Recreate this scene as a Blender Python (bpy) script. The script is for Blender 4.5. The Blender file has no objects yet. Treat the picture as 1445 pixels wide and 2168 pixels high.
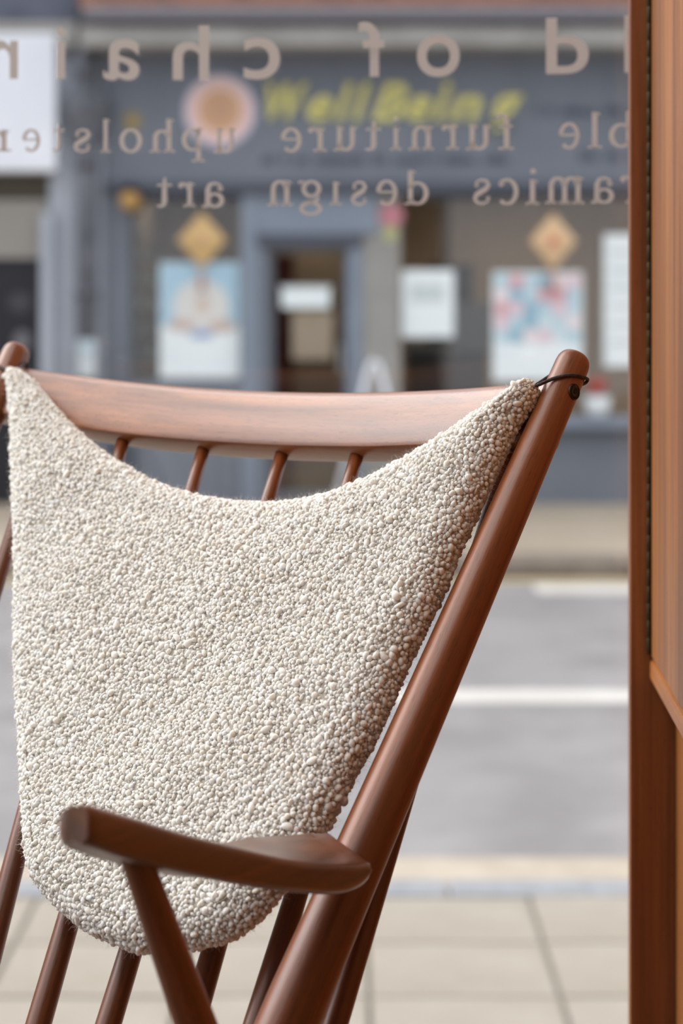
import bpy, bmesh, math, random
import numpy as np
from mathutils import Matrix, Vector
random.seed(7); rng = np.random.default_rng(7)
scn = bpy.context.scene
COL = scn.collection

# ------------------------------------------------------------------ camera
LENS = 70.0
F = LENS / 36 * 2168; CX = 722.5; HY = 650.0; CH = 1.62        # focal length in px, horizon row, camera height
cd = bpy.data.cameras.new('camera'); cam = bpy.data.objects.new('camera', cd); COL.objects.link(cam)
cd.sensor_fit = 'VERTICAL'; cd.sensor_height = 36; cd.sensor_width = 24; cd.lens = LENS
cd.shift_y = (HY - 1084) / 2168
cam.location = (0, 0, CH); cam.rotation_euler = (math.pi / 2, 0, 0)
cd.clip_start = 0.02; cd.clip_end = 200
cd.dof.use_dof = True; cd.dof.focus_distance = 1.30; cd.dof.aperture_fstop = 5.4; cd.dof.aperture_blades = 9
scn.camera = cam

# ------------------------------------------------------------------ sky and exposure
w = bpy.data.worlds.new('sky'); scn.world = w; w.use_nodes = True
nt = w.node_tree; bg = nt.nodes['Background']
tc = nt.nodes.new('ShaderNodeTexCoord'); sx = nt.nodes.new('ShaderNodeSeparateXYZ'); ramp = nt.nodes.new('ShaderNodeValToRGB')
nt.links.new(tc.outputs['Generated'], sx.inputs[0]); nt.links.new(sx.outputs['Z'], ramp.inputs[0]); nt.links.new(ramp.outputs[0], bg.inputs[0])
ramp.color_ramp.elements[0].position = 0.0; ramp.color_ramp.elements[0].color = (.42, .435, .465, 1)   # overcast: horizon a third of the zenith
ramp.color_ramp.elements[1].position = 1.0; ramp.color_ramp.elements[1].color = (1.0, 1.02, 1.07, 1)
bg.inputs['Strength'].default_value = 2.1
sl = bpy.data.lights.new('hazy_sun', 'SUN'); sl.energy = 3.0; sl.angle = math.radians(42); sl.color = (1, .985, .96)       # sun behind thin cloud, up the street
so = bpy.data.objects.new('hazy_sun', sl); COL.objects.link(so); so.rotation_euler = Vector((-.70, .32, .63)).to_track_quat('Z', 'Y').to_euler()
scn.view_settings.view_transform = 'Standard'; scn.view_settings.look = 'None'
scn.view_settings.exposure = 0.0; scn.view_settings.gamma = 1; scn.view_settings.use_curve_mapping = False
scn.cycles.max_bounces = 10; scn.cycles.transparent_max_bounces = 12

def area_light(name, loc, rot, sx_, sy_, power, col):
    l = bpy.data.lights.new(name, 'AREA'); l.shape = 'RECTANGLE'; l.size = sx_; l.size_y = sy_; l.energy = power; l.color = col
    o = bpy.data.objects.new(name, l); COL.objects.link(o); o.location = loc; o.rotation_euler = rot
    return o

# ------------------------------------------------------------------ helpers
def V(*a): return np.array(a, float)
def ray(px, py): return V((px - CX) / F, 1, -(py - HY) / F)
CAMP = V(0, 0, CH)
def at(px, py, Y): return CAMP + ray(px, py) * Y

def mesh_from(name, verts, faces, smooth=False, mat=None):
    m = bpy.data.meshes.new(name)
    m.from_pydata([tuple(map(float, v)) for v in verts], [], faces); m.update()
    if smooth: m.shade_smooth()
    if mat: m.materials.append(mat)
    return m

def obj(name, me, parent=None, M=None, **props):
    o = bpy.data.objects.new(name, me); COL.objects.link(o)
    if M is not None: o.matrix_basis = M
    if parent is not None: o.parent = parent
    for k, v in props.items(): o[k] = v
    return o

def empty(name, loc=(0, 0, 0), label=None, category=None, group=None, kind=None, rz=0):
    o = bpy.data.objects.new(name, None); COL.objects.link(o); o.location = loc; o.rotation_euler = (0, 0, rz); o.empty_display_size = .05
    tag(o, label, category, group, kind); return o

def tag(o, label=None, category=None, group=None, kind=None):
    for k, v in (('label', label), ('category', category), ('group', group), ('kind', kind)):
        if v: o[k] = v
    return o

def box_mesh(name, x0, x1, y0, y1, z0, z1, mat, bevel=0.0, seg=2):
    bm = bmesh.new(); bmesh.ops.create_cube(bm, size=1)
    for v in bm.verts:
        v.co = Vector(((x0 + x1) / 2 + v.co.x * (x1 - x0), (y0 + y1) / 2 + v.co.y * (y1 - y0), (z0 + z1) / 2 + v.co.z * (z1 - z0)))
    if bevel: bmesh.ops.bevel(bm, geom=bm.edges[:], offset=bevel, segments=seg, affect='EDGES', profile=.6)
    m = bpy.data.meshes.new(name); bm.to_mesh(m); bm.free()
    if mat: m.materials.append(mat)
    if bevel:
        for p in m.polygons: p.use_smooth = len(p.vertices) != 4 or p.area < bevel * bevel * 40
    return m

def lathe_mesh(name, prof, mat, n=24, caps=True):
    """prof: list of (radius, z) from bottom to top"""
    vs, fs = [], []
    for r, z in prof:
        for i in range(n):
            t = 2 * math.pi * i / n; vs.append((r * math.cos(t), r * math.sin(t), z))
    for k in range(len(prof) - 1):
        for i in range(n):
            j = (i + 1) % n; fs.append((k * n + i, k * n + j, (k + 1) * n + j, (k + 1) * n + i))
    if caps:
        fs.append(tuple(range(n))[::-1]); fs.append(tuple((len(prof) - 1) * n + i for i in range(n)))
    return mesh_from(name, vs, fs, True, mat)

def tube_mesh(name, pts, radii, mat, n=12):
    pts = [Vector(tuple(p)) for p in pts]
    if not hasattr(radii, '__len__'): radii = [radii] * len(pts)
    vs, fs = [], []
    t0 = (pts[1] - pts[0]).normalized()
    up = t0.orthogonal().normalized()
    for k, p in enumerate(pts):
        t = (pts[min(k + 1, len(pts) - 1)] - pts[max(k - 1, 0)]).normalized()
        up = (up - t * up.dot(t)).normalized(); s = t.cross(up)
        for i in range(n):
            a = 2 * math.pi * i / n; vs.append(p + (up * math.cos(a) + s * math.sin(a)) * radii[k])
    for k in range(len(pts) - 1):
        for i in range(n):
            j = (i + 1) % n; fs.append((k * n + i, k * n + j, (k + 1) * n + j, (k + 1) * n + i))
    fs.append(tuple(range(n))[::-1]); fs.append(tuple((len(pts) - 1) * n + i for i in range(n)))
    return mesh_from(name, vs, fs, True, mat)

def frame(o, x, y, z):
    return Matrix(((x[0], y[0], z[0], o[0]), (x[1], y[1], z[1], o[1]), (x[2], y[2], z[2], o[2]), (0, 0, 0, 1)))

def axis_frame(p0, p1):
    z = (Vector(tuple(p1)) - Vector(tuple(p0))).normalized(); x = z.orthogonal().normalized(); y = z.cross(x)
    return frame(tuple(p0), x, y, z)

def srgb(r, g, b):
    f = lambda c: (c / 255 / 12.92) if c <= 10 else ((c / 255 + .055) / 1.055) ** 2.4
    return (f(r), f(g), f(b), 1)

# ------------------------------------------------------------------ materials
def mat_base(name, color, rough=.6, spec=.5):
    m = bpy.data.materials.new(name); m.use_nodes = True
    b = m.node_tree.nodes['Principled BSDF']
    b.inputs['Base Color'].default_value = color; b.inputs['Roughness'].default_value = rough
    b.inputs['Specular IOR Level'].default_value = spec
    return m, m.node_tree, b

def N(nt, t, **kw):
    n = nt.nodes.new(t)
    for k, v in kw.items(): setattr(n, k, v)
    return n

def noise_mat(name, c1, c2, scale=5, detail=4, rough=.8, bump=0, bscale=None, spec=.3, stretch=(1, 1, 1)):
    m, nt, b = mat_base(name, c1, rough, spec)
    tc = N(nt, 'ShaderNodeTexCoord'); mp = N(nt, 'ShaderNodeMapping'); mp.inputs['Scale'].default_value = stretch
    nz = N(nt, 'ShaderNodeTexNoise'); nz.inputs['Scale'].default_value = scale; nz.inputs['Detail'].default_value = detail
    r = N(nt, 'ShaderNodeValToRGB'); r.color_ramp.elements[0].color = c1; r.color_ramp.elements[1].color = c2
    r.color_ramp.elements[0].position = .35; r.color_ramp.elements[1].position = .65
    nt.links.new(tc.outputs['Object'], mp.inputs[0]); nt.links.new(mp.outputs[0], nz.inputs['Vector'])
    nt.links.new(nz.outputs[0], r.inputs[0]); nt.links.new(r.outputs[0], b.inputs['Base Color'])
    if bump:
        n2 = N(nt, 'ShaderNodeTexNoise'); n2.inputs['Scale'].default_value = bscale or scale * 6; n2.inputs['Detail'].default_value = 5
        bp = N(nt, 'ShaderNodeBump'); bp.inputs['Strength'].default_value = bump; bp.inputs['Distance'].default_value = .002
        nt.links.new(mp.outputs[0], n2.inputs['Vector']); nt.links.new(n2.outputs[0], bp.inputs['Height']); nt.links.new(bp.outputs[0], b.inputs['Normal'])
    return m

def wood(name, dark, mid, light, axis='Z', rough=.38, pore=.5, fig=1.0, spec=.5):
    """fine-grained wood, fibres along the local axis"""
    m, nt, b = mat_base(name, mid, rough, spec)
    tc = N(nt, 'ShaderNodeTexCoord')
    def mapped(across, along):
        mp = N(nt, 'ShaderNodeMapping'); s = {'X': (along, across, across), 'Y': (across, along, across), 'Z': (across, across, along)}[axis]
        mp.inputs['Scale'].default_value = s; nt.links.new(tc.outputs['Object'], mp.inputs[0]); return mp
    a = mapped(38 * fig, 2.2 * fig); n1 = N(nt, 'ShaderNodeTexNoise'); n1.inputs['Scale'].default_value = 1.0; n1.inputs['Detail'].default_value = 6; n1.inputs['Distortion'].default_value = .6
    nt.links.new(a.outputs[0], n1.inputs['Vector'])
    r = N(nt, 'ShaderNodeValToRGB'); e = r.color_ramp.elements; e[0].position = .25; e[0].color = dark; e[1].position = .75; e[1].color = light
    q = e.new(.5); q.color = mid
    nt.links.new(n1.outputs[0], r.inputs[0])
    p = mapped(1500, 90); n2 = N(nt, 'ShaderNodeTexNoise'); n2.inputs['Scale'].default_value = 1.0; n2.inputs['Detail'].default_value = 2
    nt.links.new(p.outputs[0], n2.inputs['Vector'])
    r2 = N(nt, 'ShaderNodeValToRGB'); r2.color_ramp.elements[0].position = .30; r2.color_ramp.elements[0].color = (1 - pore,) * 3 + (1,); r2.color_ramp.elements[1].position = .43; r2.color_ramp.elements[1].color = (1, 1, 1, 1)
    nt.links.new(n2.outputs[0], r2.inputs[0])
    g = mapped(230, 5.0); n3 = N(nt, 'ShaderNodeTexNoise'); n3.inputs['Scale'].default_value = 1.0; n3.inputs['Detail'].default_value = 4; nt.links.new(g.outputs[0], n3.inputs['Vector'])
    r3 = N(nt, 'ShaderNodeValToRGB'); r3.color_ramp.elements[0].position = .30; r3.color_ramp.elements[0].color = (.62, .58, .55, 1); r3.color_ramp.elements[1].position = .66; r3.color_ramp.elements[1].color = (1.1, 1.1, 1.1, 1)
    nt.links.new(n3.outputs[0], r3.inputs[0])
    m3 = N(nt, 'ShaderNodeMixRGB', blend_type='MULTIPLY'); m3.inputs[0].default_value = .8; nt.links.new(r.outputs[0], m3.inputs[1]); nt.links.new(r3.outputs[0], m3.inputs[2])
    mx = N(nt, 'ShaderNodeMixRGB', blend_type='MULTIPLY'); mx.inputs[0].default_value = 1
    nt.links.new(m3.outputs[0], mx.inputs[1]); nt.links.new(r2.outputs[0], mx.inputs[2]); nt.links.new(mx.outputs[0], b.inputs['Base Color'])
    if name.startswith('walnut'): b.inputs['Coat Weight'].default_value = .85 if 'flat' in name else .25; b.inputs['Coat Roughness'].default_value = .30
    bp = N(nt, 'ShaderNodeBump'); bp.inputs['Strength'].default_value = .12; bp.inputs['Distance'].default_value = .0006
    nt.links.new(n2.outputs[0], bp.inputs['Height']); nt.links.new(bp.outputs[0], b.inputs['Normal'])
    return m

def plain(name, rgb, rough=.7, spec=.3, metal=0):
    m, nt, b = mat_base(name, srgb(*rgb), rough, spec); b.inputs['Metallic'].default_value = metal; return m

def glass(name, refl=.05, tint=(1, 1, 1, 1), rough=0.0):
    m = bpy.data.materials.new(name); m.use_nodes = True; nt = m.node_tree; nt.nodes.remove(nt.nodes['Principled BSDF'])
    t = N(nt, 'ShaderNodeBsdfTransparent'); t.inputs[0].default_value = tint
    g = N(nt, 'ShaderNodeBsdfGlossy'); g.inputs['Roughness'].default_value = rough
    mx = N(nt, 'ShaderNodeMixShader'); mx.inputs[0].default_value = refl
    nt.links.new(t.outputs[0], mx.inputs[1]); nt.links.new(g.outputs[0], mx.inputs[2]); nt.links.new(mx.outputs[0], nt.nodes['Material Output'].inputs[0])
    return m

W_Z = wood('walnut_turned', srgb(74, 34, 12), srgb(124, 64, 26), srgb(162, 92, 46), 'Z')
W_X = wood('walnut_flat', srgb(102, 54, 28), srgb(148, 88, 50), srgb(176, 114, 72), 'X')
W_ARM_SHADE = wood('walnut_flat_arm_shaded', srgb(66, 32, 15), srgb(102, 54, 26), srgb(132, 76, 42), 'X')  # darker copy of the walnut: shade of the arm's outer face put into colour
TEAK = wood('teak_vertical', srgb(120, 70, 28), srgb(164, 102, 48), srgb(190, 126, 68), 'Z', rough=.42, pore=.3, fig=.7)
TEAK_D = wood('teak_panel_dark', srgb(122, 70, 38), srgb(152, 94, 56), srgb(174, 114, 72), 'Z', rough=.45, pore=.3, fig=.7)
TEAK_Y = wood('teak_rail', srgb(150, 88, 34), srgb(184, 114, 52), srgb(204, 138, 76), 'Y', rough=.42, pore=.3, fig=.7)
BRASS = plain('aged_brass', (84, 72, 50), .5, .5, .6)
BLACK = plain('black_steel', (26, 24, 24), .4, .5, .6)
CORD = noise_mat('dark_leather', srgb(46, 36, 34), srgb(70, 58, 54), 400, 3, .6, .5, 900)

# wool: cream slubs on a greyer woven ground
WOOL = noise_mat('cream_wool_slub', srgb(236, 230, 220), srgb(250, 247, 240), 160, 2, .95, .35, 1700, .1)
WOOLG = noise_mat('grey_wool_ground', srgb(182, 174, 162), srgb(216, 209, 198), 900, 3, .95, .8, 1500, .1)
for m_ in (WOOL, WOOLG):
    b_ = m_.node_tree.nodes['Principled BSDF']; b_.inputs['Sheen Weight'].default_value = .25; b_.inputs['Sheen Roughness'].default_value = .6; b_.inputs['Subsurface Weight'].default_value = .8; b_.inputs['Subsurface Radius'].default_value = (1, .9, .8); b_.inputs['Subsurface Scale'].default_value = .0022
FUZZ = plain('wool_fibre', (238, 233, 226), .9, .1)
THREAD = plain('seam_thread', (158, 146, 128), .9, .1)

WALLM = noise_mat('white_plaster', srgb(226, 222, 214), srgb(232, 229, 222), 3, 3, .9, .1, 60)
WALLD = noise_mat('dark_plaster', srgb(52, 49, 46), srgb(58, 55, 52), 3, 3, .9, .1, 60)
FLOORM = wood('dark_oak_floorboard', srgb(92, 70, 50), srgb(112, 86, 62), srgb(128, 102, 76), 'X', rough=.5, pore=.3)
FRAMEM = plain('window_paint', (60, 62, 66), .5, .4)
PANE = glass('clear_pane', .035)
VINYL = bpy.data.materials.new('vinyl_letter'); VINYL.use_nodes = True; nt_ = VINYL.node_tree; nt_.nodes.remove(nt_.nodes['Principled BSDF'])
d_ = N(nt_, 'ShaderNodeBsdfDiffuse'); d_.inputs[0].default_value = srgb(194, 186, 181); t_ = N(nt_, 'ShaderNodeBsdfTranslucent'); t_.inputs[0].default_value = srgb(186, 177, 172)
m_ = N(nt_, 'ShaderNodeMixShader'); m_.inputs[0].default_value = .35; nt_.links.new(d_.outputs[0], m_.inputs[1]); nt_.links.new(t_.outputs[0], m_.inputs[2]); nt_.links.new(m_.outputs[0], nt_.nodes['Material Output'].inputs[0])
def lamp_mat(name, col, strength):
    m = bpy.data.materials.new(name); m.use_nodes = True; b = m.node_tree.nodes['Principled BSDF']
    b.inputs['Emission Color'].default_value = col; b.inputs['Emission Strength'].default_value = strength; b.inputs['Base Color'].default_value = (.8, .8, .8, 1); return m

# ================================================================== SETTING: street outside
def road_y(py, z=0.0): return F * (CH - z) / (py - HY)

YB = 16.4                                             # plane of the shops across the street
ASPH = noise_mat('asphalt', srgb(126, 123, 123), srgb(143, 140, 140), 2.2, 8, .9, .6, 60, .2)
SLABM = noise_mat('paving_slab', srgb(147, 139, 127), srgb(159, 152, 141), 3.0, 6, .9, .4, 90, .2)
JOINTM = plain('paving_joint', (132, 126, 116), .95, .1)
KERBM = noise_mat('granite_kerb', srgb(133, 135, 139), srgb(151, 153, 156), 20, 5, .85, .4, 120, .2)
CHANM = noise_mat('gutter_channel', srgb(164, 153, 138), srgb(178, 167, 152), 6, 5, .9, .3, 60, .2)
FARP = noise_mat('far_paving', srgb(160, 148, 131), srgb(174, 162, 146), 1.2, 5, .9, .3, 30, .2)
PAINTW = noise_mat('road_paint_white', srgb(190, 186, 179), srgb(199, 196, 190), 5, 4, .8, .2, 60, .2)
PAINTY = noise_mat('road_paint_yellow', srgb(181, 160, 112), srgb(188, 171, 128), 5, 4, .8, .2, 60, .2)
ZR = -.10
road = obj('floor_road', box_mesh('road', -14, 14, 5.63, 12.62, ZR - .1, ZR, ASPH), kind='structure', label='grey asphalt road running past the window')
obj('floor_far_pavement', box_mesh('far_pavement', -14, 14, 12.70, YB + 3.2, ZR - .1, 0, FARP), kind='structure', label='beige pavement in front of the shops across the road')
far_k = empty('trim_far_kerb', (0, 12.62, 0), 'dark kerb stones along the far pavement', kind='structure')
kd = noise_mat('far_kerb_stone', srgb(119, 108, 98), srgb(135, 124, 114), 8, 4, .9, .2, 60)
kme = box_mesh('far_kerb_stone', 0, .90, 0, .50, ZR - .1, .004, kd, .012)
for i in range(-8, 9): obj('kerb_stone', kme, far_k, Matrix.Translation((i * .915, 0, 0)))
obj('trim_yellow_line', box_mesh('yl', -14, 14, 12.42, 12.56, ZR, ZR + .004, PAINTY), kind='structure', label='faded yellow line painted beside the far kerb')
obj('trim_white_line', box_mesh('wl', -.35, 9, 8.66, 8.92, ZR, ZR + .004, PAINTW), kind='structure', label='white line painted along the middle of the road')
obj('trim_white_bay_marking', box_mesh('wb', 1.18, 2.6, 11.95, 12.34, ZR, ZR + .004, PAINTW), kind='structure', label='short white bay marking near the far kerb')
obj('trim_gutter_channel', box_mesh('gc', -14, 14, 5.63, 6.20, ZR, ZR + .006, CHANM), kind='structure', label='pale gutter channel along the near kerb')
nk = empty('trim_near_kerb', (0, 5.484, 0), 'grey granite kerb stones along the near pavement', kind='structure')
kme2 = box_mesh('near_kerb_stone', 0, .905, 0, .15, ZR - .1, .002, KERBM, .01)
for i in range(-6, 7): obj('kerb_stone', kme2, nk, Matrix.Translation((i * .912 + .3, 0, 0)))
pv = empty('floor_pavement', (0, 0, 0), 'beige paving slabs of the near pavement', kind='structure')
obj('joint_bed', box_mesh('bed', -5, 5, 1.95, 5.484, -.06, -.012, JOINTM), pv)
sme = box_mesh('slab', .006, .444, .006, .394, -.04, 0, SLABM, .006)
for r_ in range(0, 8):
    for c_ in range(-7, 8):
        obj('paving_slab', sme, pv, Matrix.Translation((.0657 + .45 * c_, 5.484 - .4 * (r_ + 1), random.uniform(-.003, .001))) @ Matrix.Rotation(random.uniform(-.004, .004), 4, 'X'))
obj('floor_ground', box_mesh('earth', -16, 16, -6, 1.95, -.3, -.06, JOINTM), kind='structure', label='ground under the shop and the pavement')

# ------------------------------------------------------------------ shops across the street
SCALE = F / YB
def fX(px): return (px - CX) / SCALE
def fZ(py): return CH - (py - HY) / SCALE
def part(root, name, x0, x1, y0, y1, mat, proud=0.0, depth=.1, bevel=0.0, **kw):
    """a box on the shopfront: its picture rectangle at the facade plane, standing proud of it, going back by depth"""
    l = root.location; q = (YB - proud) / YB
    x0, x1, y0 = CX + (x0 - CX) * q, CX + (x1 - CX) * q, HY + (y0 - HY) * q
    z0 = 0.0 if y1 >= 1066 else fZ(HY + (y1 - HY) * q)
    return obj(name, box_mesh(name, fX(x0) - l.x, fX(x1) - l.x, YB - proud - l.y, YB - proud + depth - l.y, z0 - l.z, fZ(y0) - l.z, mat, bevel), root, **kw)

GREYB = noise_mat("grey_blue_paint", srgb(112, 118, 128), srgb(120, 126, 136), 1.5, 4, .6, .1, 20)
GREYL = noise_mat("pale_blue_paint", srgb(126, 136, 150), srgb(134, 144, 158), 1.5, 4, .6, .1, 20)
GREYD = plain("dark_blue_paint", (84, 88, 98), .6)
STONE = noise_mat('pale_stone', srgb(147, 145, 141), srgb(164, 162, 158), 3, 5, .9, .2, 30)
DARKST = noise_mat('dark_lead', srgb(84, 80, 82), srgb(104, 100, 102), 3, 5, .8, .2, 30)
GUTM = plain('grey_gutter', (122, 120, 126), .6)
BRICK, nt, b = mat_base('red_brick', srgb(150, 104, 84), .9, .2)
br = N(nt, 'ShaderNodeTexBrick'); br.inputs['Scale'].default_value = 1; br.inputs['Brick Width'].default_value = .225; br.inputs['Row Height'].default_value = .075; br.inputs['Mortar Size'].default_value = .008
br.inputs['Color1'].default_value = srgb(164, 110, 86); br.inputs['Color2'].default_value = srgb(136, 90, 74); br.inputs['Mortar'].default_value = srgb(170, 158, 146)
tcn = N(nt, 'ShaderNodeTexCoord'); mpn = N(nt, 'ShaderNodeMapping'); mpn.inputs['Rotation'].default_value = (math.pi / 2, 0, 0)
nt.links.new(tcn.outputs['Object'], mpn.inputs[0]); nt.links.new(mpn.outputs[0], br.inputs['Vector']); nt.links.new(br.outputs[0], b.inputs['Base Color'])
INNER = noise_mat('shop_interior', srgb(146, 128, 108), srgb(168, 150, 128), 1, 3, .9)
SHELFM = plain('shop_shelf', (150, 142, 130), .7)
WHITE = noise_mat('white_sign_panel', srgb(224, 228, 236), srgb(232, 235, 241), 2, 3, .6)
SHOPGLASS = glass('shop_glass', .07, (.97, .97, .97, 1), .02)
POSTW = noise_mat('poster_white', srgb(232, 242, 244), srgb(242, 248, 249), 2, 3, .6)

B = empty('shop_building', (fX(800), YB, 0), 'blue-grey shopfront building with brick above across the street', 'building')
X0, X1 = 250, 2300
part(B, 'brick_wall', 168, X1, -1500, 14, BRICK, .12, .5)
part(B, 'gutter', 172, X1, 12, 42, GUTM, .56, .30, .03)
part(B, 'cornice_shadow_board', 172, X1, 42, 56, DARKST, .40, .50)  # dark board between gutter and cornice
part(B, 'cornice', 168, X1, 54, 98, STONE, .50, .60, .02)
part(B, 'fascia', 220, X1, 100, 386, GREYB, .06, .20)
part(B, 'fascia_moulding', 221, X1, 384, 408, GREYD, .10, .22, .01)
part(B, 'pilaster', 220, 275, 404, 1070, GREYB, .05, .30)
part(B, 'plinth_block', 221, 282, 940, 1070, GREYD, .08, .30, .01)
part(B, 'stall_riser', 275, 512, 828, 1070, GREYB, .0, .22)
part(B, 'window_sill', 275, 512, 812, 832, GREYL, .05, .25, .01)
part(B, 'pilaster', 510, 548, 404, 1070, GREYL, .04, .26)
part(B, 'door_header', 546, 800, 404, 494, GREYL, .03, .26)
part(B, 'door_lintel', 542, 768, 494, 522, GREYD, .05, .24, .01)
part(B, 'door_post', 542, 568, 520, 1070, GREYB, .02, .20)
part(B, 'door_post', 736, 768, 520, 1070, GREYL, .02, .20)
part(B, 'side_panel', 766, 847, 404, 1070, STONE, .0, .20)
part(B, 'stall_riser', 846, X1, 905, 1070, GREYB, .0, .22)
part(B, 'window_sill', 846, X1, 884, 908, GREYL, .16, .38, .01)
part(B, 'window_mullion', 938, 952, 404, 890, plain('brown_mullion', (74, 66, 58)), -.082, .10)
part(B, 'window_head', 275, 512, 404, 424, GREYD, .02, .2)
part(B, 'window_head', 846, X1, 404, 420, GREYD, .02, .2)
dr = part(B, 'shop_door', 570, 736, 524, 1066, GREYB, -.06, .05)
bm = bmesh.new()
def rect_frame(bm, x0, x1, z0, z1, y0, y1, t):
    for (a0, a1, c0, c1) in ((x0, x0 + t, z0, z1), (x1 - t, x1, z0, z1), (x0 + t, x1 - t, z1 - t, z1), (x0 + t, x1 - t, z0, z0 + 2 * t)):
        g = bmesh.ops.create_cube(bm, size=1)['verts']
        for v in g: v.co = Vector(((a0 + a1) / 2 + v.co.x * (a1 - a0), (y0 + y1) / 2 + v.co.y * (y1 - y0), (c0 + c1) / 2 + v.co.z * (c1 - c0)))
rect_frame(bm, fX(570) - B.location.x, fX(736) - B.location.x, .02, fZ(524), .06, .11, .035)
dm = bpy.data.meshes.new('shop_door'); bm.to_mesh(dm); bm.free(); dm.materials.append(GREYB); dr.data = dm
def part_s(pr, name, x0, x1, y0, y1, mat, proud, depth, bevel=0):
    l = B.location; return obj(name, box_mesh(name, fX(x0) - l.x, fX(x1) - l.x, -proud, -proud + depth, fZ(y1), fZ(y0), mat, bevel), pr)
part_s(dr, 'glass', 578, 728, 534, 1050, SHOPGLASS, -.08, .01)
part_s(dr, 'handle', 718, 724, 730, 790, plain('steel', (190, 190, 190), .3, .5, 1), .0, .05, .004)
part(B, 'window_pane', 275, 512, 424, 814, SHOPGLASS, -.072, .01)
part(B, 'window_pane', 848, 944, 420, 886, SHOPGLASS, -.072, .01)
part(B, 'window_pane', 946, X1, 420, 886, SHOPGLASS, -.072, .01)
# rooms behind the glass
part(B, 'room_back_wall', 276, X1, 320, 1070, INNER, -3.0, .1)
part(B, 'room_ceiling', 262, X1, 320, 338, INNER, -.2, 2.9)
part(B, 'room_floor', 262, X1, 1050, 1070, INNER, -.25, 2.8)
part(B, 'room_end_wall', 262, 275, 338, 1070, INNER, -.3, 2.7)
part(B, 'room_partition', 505, 530, 338, 1070, INNER, -.3, 2.7)
part(B, 'room_partition', 780, 800, 338, 1070, INNER, -.3, 2.7)
REDD = plain('red_brown_curtain', (92, 52, 44), .9)
part(B, 'hall_wall', 530, 780, 338, 1070, INNER, -1.0, .08)
part(B, 'curtain', 575, 622, 540, 1050, REDD, -.7, .05)
part(B, 'roof', 158, X1, -1640, -1490, DARKST, .4, 6)
# display shelves
sh = empty('display_shelf', (fX(310), YB + .5, 0), 'open display shelves with small jars inside the shop window beside the poster', 'shelf')
for yy in (500, 548, 600, 652, 704, 756, 805): part(sh, 'shelf_board', 286, 372, yy, yy + 6, SHELFM, -.5, .3)
part(sh, 'upright', 282, 287, 470, 1044, SHELFM, -.5, .3); part(sh, 'upright', 370, 375, 470, 1044, SHELFM, -.5, .3)
jarm = [plain('jar_white', (214, 216, 206), .5), plain('jar_green', (164, 178, 158), .5), plain('jar_tan', (188, 172, 140), .5), plain('jar_grey', (138, 140, 138), .5)]
for k, yy in enumerate((548, 600, 652, 704, 756)):
    x_ = 292
    while x_ < 360:
        wj = random.uniform(12, 20); hj = random.uniform(22, 36); mt = random.choice(jarm)
        r_ = wj / SCALE / 2
        me = lathe_mesh('jar', [(r_ * .9, 0), (r_, .01), (r_, hj / SCALE * .75), (r_ * .6, hj / SCALE * .86), (r_ * .62, hj / SCALE)], mt, 12)
        nm = mt.name.split('_')[1]
        tag(obj('jar', me, None, Matrix.Translation(((x_ + wj / 2 - CX) / F * (YB + .64), YB + .64, fZ(HY + (yy - HY) * (YB + .5) / YB) + .001))), 'small %s jar on the display shelf inside the shop window' % nm, 'jar', 'small %s jars on the display shelf' % nm)
        x_ += wj + random.uniform(4, 16)
# counter inside right window
cn = empty('shop_counter', (fX(930), YB + .9, 0), 'grey counter with dark equipment inside the right shop window', 'counter')
CNT = plain('counter_grey', (120, 120, 118), .6)
part(cn, 'body', 862, 1030, 740, 1035, plain('counter_dark', (66, 62, 58), .6), -.9, .5)
part(cn, 'top', 856, 1036, 726, 742, CNT, -.86, .58)
part(cn, 'panel', 905, 1000, 560, 728, plain('panel_dark', (58, 58, 58), .6), -1.1, .06)
part(cn, 'monitor', 960, 1040, 640, 728, CNT, -1.0, .05)

# posters
def poster(name, x0, x1, y0, y1, mat, label, proud=-.060, cat='poster'):
    c = (fX((x0 + x1) / 2), YB - proud, fZ(y1)); r = empty(name, c, label, cat)
    part(r, 'sheet', x0, x1, y0, y1, mat, proud + .0, .012)
    return r
# poster inks are flat print: blocks of colour a few mm thick laid on the sheet
def blob(root, name, px, py, rx, ry, mat, proud, n=24):
    l = root.location; c = (fX(px) - l.x, YB - proud - l.y, fZ(py) - l.z)
    vs = [(c[0] + rx / SCALE * math.cos(t), c[1], c[2] + ry / SCALE * math.sin(t)) for t in np.linspace(0, 2 * math.pi, n, endpoint=False)]
    vs += [(v[0], v[1] + .003, v[2]) for v in vs]
    fs = [tuple(range(n)), tuple(range(2 * n - 1, n - 1, -1))] + [(i, i + n, (i + 1) % n + n, (i + 1) % n) for i in range(n)]
    return obj(name, mesh_from(name, vs, fs, False, mat), root)
pA = poster('poster', 338, 508, 556, 800, POSTW, 'poster of a pale figure on light blue and white, below the orange pendant')
part(pA, 'blue_sky_print', 340, 506, 558, 690, plain('ink_sky', (176, 208, 226), .6), -0.057, .006)
blob(pA, 'pale_shape_print', 425, 650, 60, 58, plain('ink_pale', (222, 222, 218), .6), -0.054)
blob(pA, 'figure_print', 428, 646, 13, 16, plain('ink_peach', (216, 196, 178), .6), -0.051)
blob(pA, 'hand_print', 384, 688, 30, 13, plain('ink_skin', (206, 188, 180), .6), -0.051)
blob(pA, 'hand_print', 468, 690, 30, 13, plain('ink_skin2', (206, 186, 176), .6), -0.051)
blob(pA, 'blue_shadow_print', 426, 708, 26, 8, plain('ink_blue', (150, 172, 214), .6), -0.051)
pB = poster('notice_sheet', 850, 960, 572, 714, POSTW, 'plain white notice sheet in the window beside the pale side panel', proud=-.060, cat='notice')
part(pB, 'text_block_print', 868, 940, 600, 640, plain('ink_faint', (204, 214, 214), .6), -.057, .004)
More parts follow.
